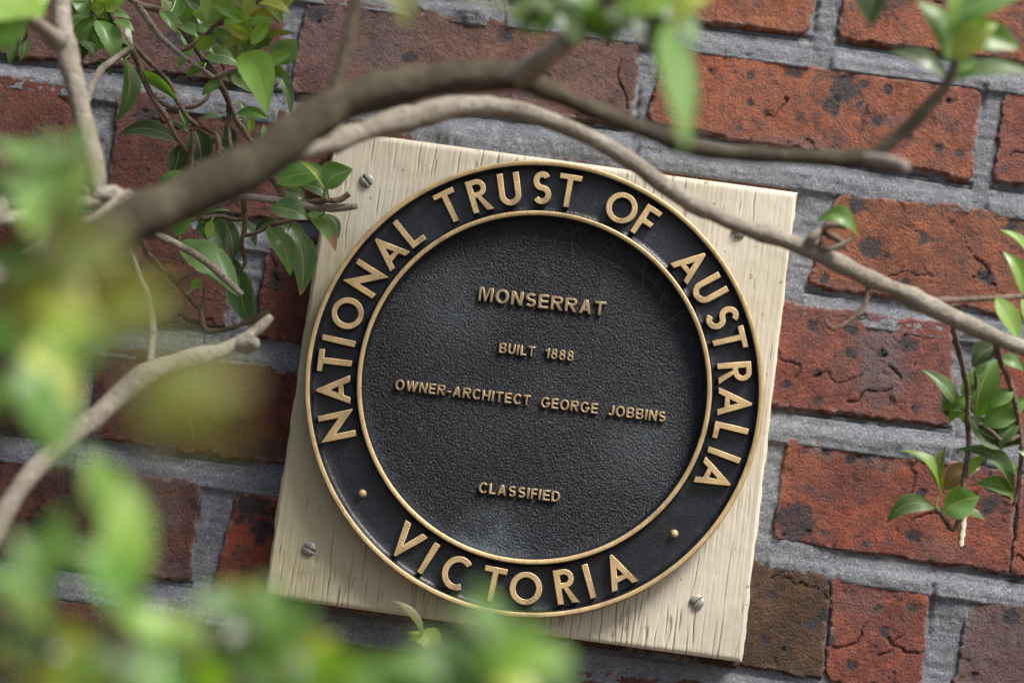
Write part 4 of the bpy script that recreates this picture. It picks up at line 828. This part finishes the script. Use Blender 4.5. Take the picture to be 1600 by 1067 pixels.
for b_, t_, w_, k_, q_, f_ in [((180, 945), (150, 715), .34, 'light', .68, 0), ((185, 950), (270, 1040), .4, 'light', .69, 0), ((190, 960), (100, 850), .45, 'green', .70, -.6), ((75, 930), (20, 830), .5, 'green', .68, -.7), ((70, 960), (-40, 900), .5, 'green', .66, -.6), ((80, 985), (150, 1010), .5, 'yellow', .66, 0), ((75, 1000), (0, 1040), .5, 'dark', .65, 0), ((195, 980), (240, 900), .4, 'dark', .66, .3), ((190, 1030), (110, 1000), .5, 'dark', .65, 0), ((190, 1060), (90, 1060), .45, 'light', .68, 0), ((192, 1050), (270, 1110), .5, 'mid', .66, 0), ((60, 1040), (-30, 980), .5, 'mid', .67, 0), ((310, 1030), (270, 960), .5, 'green', .69, -.7), ((308, 1060), (390, 1010), .45, 'mid', .66, 0), ((300, 1080), (230, 1090), .5, 'light', .68, 0),
    ((428, 1010), (400, 900), .42, 'green', .68, 0), ((430, 1030), (490, 930), .5, 'green', .69, -.7), ((432, 1040), (530, 990), .4, 'yellow', .66, 0), ((435, 1070), (350, 1020), .5, 'green', .67, 0), ((436, 1080), (560, 1060), .45, 'mid', .66, 0), ((438, 1060), (400, 1110), .5, 'mid', .66, 0), ((740, 1090), (590, 1040), .45, 'green', .65, 0), ((745, 1085), (640, 990), .42, 'mid', .66, 0), ((760, 1070), (745, 905), .42, 'green', .67, -.85), ((775, 1040), (850, 960), .45, 'green', .66, 0), ((775, 1050), (900, 1030), .45, 'light', .67, 0), ((760, 1070), (850, 1110), .5, 'yellow', .66, 0), ((740, 1080), (660, 1100), .5, 'green', .66, 0), ((788, 1010), (700, 950), .38, 'green', .69, 0), ((720, 1120), (520, 1080), .45, 'green', .65, 0), ((725, 1110), (860, 1070), .45, 'mid', .65, 0),
    ((160, 800), (130, 700), .4, 'light', .69, 0), ((70, 900), (110, 790), .4, 'green', .70, -.5), ((60, 1080), (130, 1100), .5, 'light', .66, 0), ((55, 1090), (-20, 1080), .5, 'green', .66, 0)]:
    B.leaf(b_, t_, w_, k_, q=q_, face=f_)

# small shoot right under the board
shoot = empty('young_shoot', tuple(at(900, 1130, .04) * np.array([1, 1, 0]))); tag(shoot, 'slender young shoot with brownish unfolding leaf just under the board', 'plant')
S3 = Shrub(shoot)
e = at(900, 1300, .05)
S3.branch([(900, 1300, .05, 4), (860, 1180, .05, 3.5), (790, 1090, .045, 3), (735, 1062, .045, 2.6), (700, 1045, .045, 2.4), (684, 1030, .045, 2.2), (672, 1008, .045, 2), (660, 992, .045, 1.8)], M_TWIG, 'stem', 7, .05, [(e[0] + .02, e[1], -.02, .003), (e[0] + .03, e[1], .5, .0025), (e[0] + .02, e[1], .85, .002)])
S3.leaf((660, 992), (611, 936), .24, 'brown', q=.055, face=.2); S3.leaf((683, 1030), (636, 1000), .6, 'yellow', q=.05, bend=.4); S3.leaf((672, 1006), (634, 990), .3, 'yellow', q=.05); S3.leaf((690, 1038), (630, 1034), .16, 'light', q=.05, bend=.1); S3.leaf((694, 1042), (735, 1068), .5, 'green', q=.055); S3.leaf((690, 1036), (692, 1008), .15, 'light', q=.045)

rl = np.random.RandomState(21)
def scatter(SH, n, x0, x1, y0, y1, q0, q1, kinds, keep, ln=(70, 130)):
    C_ = [k for k in SH.S if x0 - 60 < k[0] < x1 + 60 and y0 - 60 < k[1] < y1 + 160 and q0 - .08 < k[2] < q1 + .08]
    m = 0
    for _ in range(n * 30):
        if m >= n: break
        k = C_[rl.randint(len(C_))]; a = rl.uniform(0, 2 * math.pi); g = rl.uniform(8, 40); l_ = rl.uniform(*ln) * .5 / (1.16 - k[2])
        b_ = (k[0] + g * math.cos(a), k[1] + g * math.sin(a)); t_ = (b_[0] + l_ * math.cos(a), b_[1] + l_ * math.sin(a) * .9)
        if not (x0 < t_[0] < x1 and y0 < t_[1] < y1) or not keep(*t_) or not keep(*b_): continue
        m += 1; SH.leaf(b_, t_, rl.uniform(.38, .55), kinds[rl.randint(len(kinds))], q=k[2] + rl.uniform(-.03, .03), face=rl.uniform(-.7, .5), dq=rl.uniform(-.02, .02))
scatter(B, 20, -60, 420, 860, 1120, .6, .75, ['green', 'mid', 'light', 'dark', 'mid', 'green', 'yellow'], lambda x, y: y > 880 or x < 230)
scatter(B, 15, 380, 960, 960, 1140, .6, .75, ['green', 'mid', 'green', 'mid', 'light'], lambda x, y: y > 1005 or (x < 520 and y > 945) and not (590 < x < 730 and y < 1045))
scatter(A, 7, -60, 190, 220, 700, .55, .7, ['mid', 'green', 'mid', 'green', 'olive'], lambda x, y: x < 130)
for b_, t_, w_, k_, q_ in [((90, 440), (210, 400), .5, 'olive', .74), ((140, 500), (40, 500), .5, 'yellow', .78), ((150, 520), (90, 590), .5, 'light', .78)]:
    A.leaf(b_, t_, w_, k_, q=q_)
for b_, t_, w_, k_, q_ in [((345, 35), (300, 20), .5, 'light', .1), ((350, 34), (385, 70), .4, 'light', .12), ((392, 60), (350, 45), .4, 'yellow', .13), ((388, 40), (430, 35), .4, 'light', .13), ((395, 80), (370, 112), .5, 'green', .1), ((405, 104), (455, 125), .35, 'green', .1), ((380, 25), (420, -15), .4, 'yellow', .13), ((300, 72), (335, 85), .5, 'green', .09), ((330, 48), (300, 50), .5, 'green', .09), ((365, 30), (335, -20), .45, 'green', .12), ((430, 8), (395, -30), .4, 'yellow', .13), ((150, 28), (185, -5), .45, 'light', .06), ((140, 25), (110, 55), .5, 'green', .06), ((120, 40), (160, 75), .5, 'mid', .05), ((170, 22), (205, 30), .4, 'green', .05)]:
    A.leaf(b_, t_, w_, k_, q=q_)

for b_, t_, w_, k_, q_ in [((150, 30), (118, 70), .5, 'green', .07), ((165, 18), (200, -12), .45, 'light', .07), ((135, 28), (108, -10), .5, 'green', .08), ((150, 32), (178, 100), .42, 'green', .07), ((178, 35), (210, 50), .45, 'green', .07), ((140, 15), (170, 5), .5, 'light', .08), ((120, 36), (80, 60), .45, 'mid', .07), ((280, 42), (318, 60), .45, 'green', .09), ((250, 18), (275, 55), .45, 'green', .09), ((305, 75), (345, 62), .45, 'light', .1), ((350, 36), (395, 28), .45, 'light', .13), ((335, 45), (368, 95), .42, 'green', .11), ((392, 70), (425, 30), .4, 'light', .13), ((394, 60), (360, 20), .4, 'light', .13), ((400, 104), (375, 70), .45, 'green', .12), ((415, 102), (455, 85), .45, 'light', .12), ((372, 28), (330, 5), .45, 'light', .13), ((405, 5), (455, 25), .35, 'yellow', .14), ((322, 100), (290, 120), .4, 'green', .08), ((345, 130), (315, 150), .4, 'green', .08), ((40, 40), (75, 10), .45, 'light', .09), ((45, 25), (10, 5), .5, 'green', .09)]:
    A.leaf(b_, t_, w_, k_, q=q_)
for b_, t_, w_, k_, q_ in [((90, 330), (150, 250), .5, 'light', .68), ((85, 370), (20, 310), .5, 'light', .68), ((70, 420), (130, 480), .5, 'yellow', .7), ((50, 480), (0, 440), .55, 'light', .7), ((45, 510), (110, 560), .5, 'light', .7), ((30, 570), (60, 690), .5, 'green', .68), ((15, 600), (-30, 640), .5, 'light', .68), ((100, 280), (60, 210), .5, 'green', .68)]:
    A.leaf(b_, t_, w_, k_, q=q_)
for b_, t_, w_, k_, q_ in [((1560, 560), (1600, 580), .5, 'green', .13), ((1582, 610), (1550, 640), .5, 'green', .12), ((1592, 660), (1560, 700), .45, 'mid', .11), ((1512, 640), (1470, 640), .4, 'green', .1), ((1508, 740), (1540, 715), .4, 'light', .1), ((1590, 740), (1555, 725), .45, 'green', .1), ((1500, 800), (1540, 815), .4, 'mid', .1)]:
    A.leaf(b_, t_, w_, k_, q=q_)

# overhead limbs, with unseen leaves added along the sun rays to shade the wall's left
rc = np.random.RandomState(8)
limb = [(-.53, -.45, 1.15, .016), (-.50, -.42, 1.5, .014), (-.42, -.36, 1.78, .012), (-.25, -.30, 1.92, .010), (-.05, -.27, 1.97, .008), (.12, -.25, 1.98, .006)]
A.branch([], M_BARK, 'branch', 10, .05, limb)
A.branch([], M_BARK, 'branch', 10, .05, [(-.50, -.42, 1.5, .011), (-.55, -.25, 1.7, .009), (-.45, -.15, 1.85, .006)])
Vs, Fs, at4 = [], [], []
nl, nw = 9, 5
t = np.linspace(0, 1, nl); u = np.linspace(-1, 1, nw); prof = np.sin(np.pi * t ** .82) ** .8; prof[-1] = 0
sdn = np.array(sun_dir); cnt = 0
while cnt < 400:
    tx, tz = rc.uniform(-.46, -.12), rc.uniform(-.26, .02)
    if rc.rand() < sstep(-.26, -.10, np.array(tx + .12 * tz)): continue
    if rc.rand() < .75 * sstep(.04, .14, np.array(tz)): continue
    p = np.array([tx, 0, tz + ZC]) + sdn * (rc.uniform(.16, .62) / -sdn[1])
    d = (p - CAM) @ CM
    if PH / 2 - FPX * d[2] / d[1] > -75 * (1 + .25 / d[1]): continue
    cnt += 1
    if 1:
        ax = rc.normal(0, 1, 3); ax[2] -= .4; ax /= np.linalg.norm(ax); nn = rc.normal(0, .7, 3) + np.array([.2, -.3, 1]); nn -= ax * (nn @ ax); nn /= np.linalg.norm(nn); sdv = np.cross(nn, ax)
        Ln = rc.uniform(.035, .055); P = p + np.outer(t * Ln, ax) + np.outer(t * (1 - t) * Ln * .5, nn)
        V = P[:, None, :] + (u[None, :] * prof[:, None] * Ln * .2)[..., None] * sdv + (np.abs(u)[None, :] * prof[:, None] * Ln * .05)[..., None] * nn
        Fs.append(grid_faces(nl, nw) + len(Vs) * nl * nw); Vs.append(V.reshape(-1, 3)); at4.append((np.tile(np.abs(u), (nl, 1)).ravel(), np.tile(t[:, None], (1, nw)).ravel()))
me = mesh_np('shade_leaves', np.concatenate(Vs), np.concatenate(Fs), True, dict(side=np.concatenate([a for a, _ in at4]), along=np.concatenate([b for _, b in at4])))
o = link('shade_leaves', me, M_LEAF, shrub); o.color = (*KIND['mid'], 1); o['kind'] = 'stuff'

# parents sit away from the origin: keep the parts where they were built
for r in (shrub, low, shoot):
    for c in r.children: c.matrix_parent_inverse = r.matrix_basis.inverted()

# ------------------------------------------------------------------ cobweb in the recess of the plaque
rw = np.random.RandomState(3)
bm = bmesh.new()
def thread(p, q, r=.00007, sag=.001):
    p, q = Vector(p), Vector(q); prev = None; d = (q - p).normalized(); a = d.orthogonal().normalized(); b = d.cross(a)
    for i in range(7):
        f = i / 6; c = p.lerp(q, f) + Vector((0, 0, -4 * f * (1 - f) * sag)) + Vector(rw.normal(0, .00015, 3))
        ring = [bm.verts.new(c + r * (math.cos(k * 2.094) * a + math.sin(k * 2.094) * b)) for k in range(3)]
        if prev:
            for k in range(3): bm.faces.new((prev[k], prev[(k + 1) % 3], ring[(k + 1) % 3], ring[k]))
        prev = ring
for _ in range(20):
    a0 = math.radians(rw.uniform(18, 88)); a1 = a0 + rw.normal(0, .12)
    r1 = rw.uniform(.085, .107)
    thread((PCX + .1128 * math.cos(a0), PL[1] - rw.uniform(.011, .0155), PCZ + .1128 * math.sin(a0)), (PCX + r1 * math.cos(a1), PL[1] - .0090, PCZ + r1 * math.sin(a1)), rw.uniform(.00002, .00004), rw.uniform(.0005, .004))
for _ in range(14):
    a0 = math.radians(rw.uniform(25, 80)); a1 = a0 + rw.uniform(.15, .4); r1 = rw.uniform(.092, .109)
    thread((PCX + r1 * math.cos(a0), PL[1] - rw.uniform(.0095, .012), PCZ + r1 * math.sin(a0)), (PCX + r1 * math.cos(a1), PL[1] - rw.uniform(.0095, .012), PCZ + r1 * math.sin(a1)), .00002, .0004)
me = bpy.data.meshes.new('cobweb'); bm.to_mesh(me); bm.free()
o = link('cobweb', me, M_WEB); tag(o, 'thin dusty cobweb strung inside the upper edge of the plaque recess', 'cobweb')
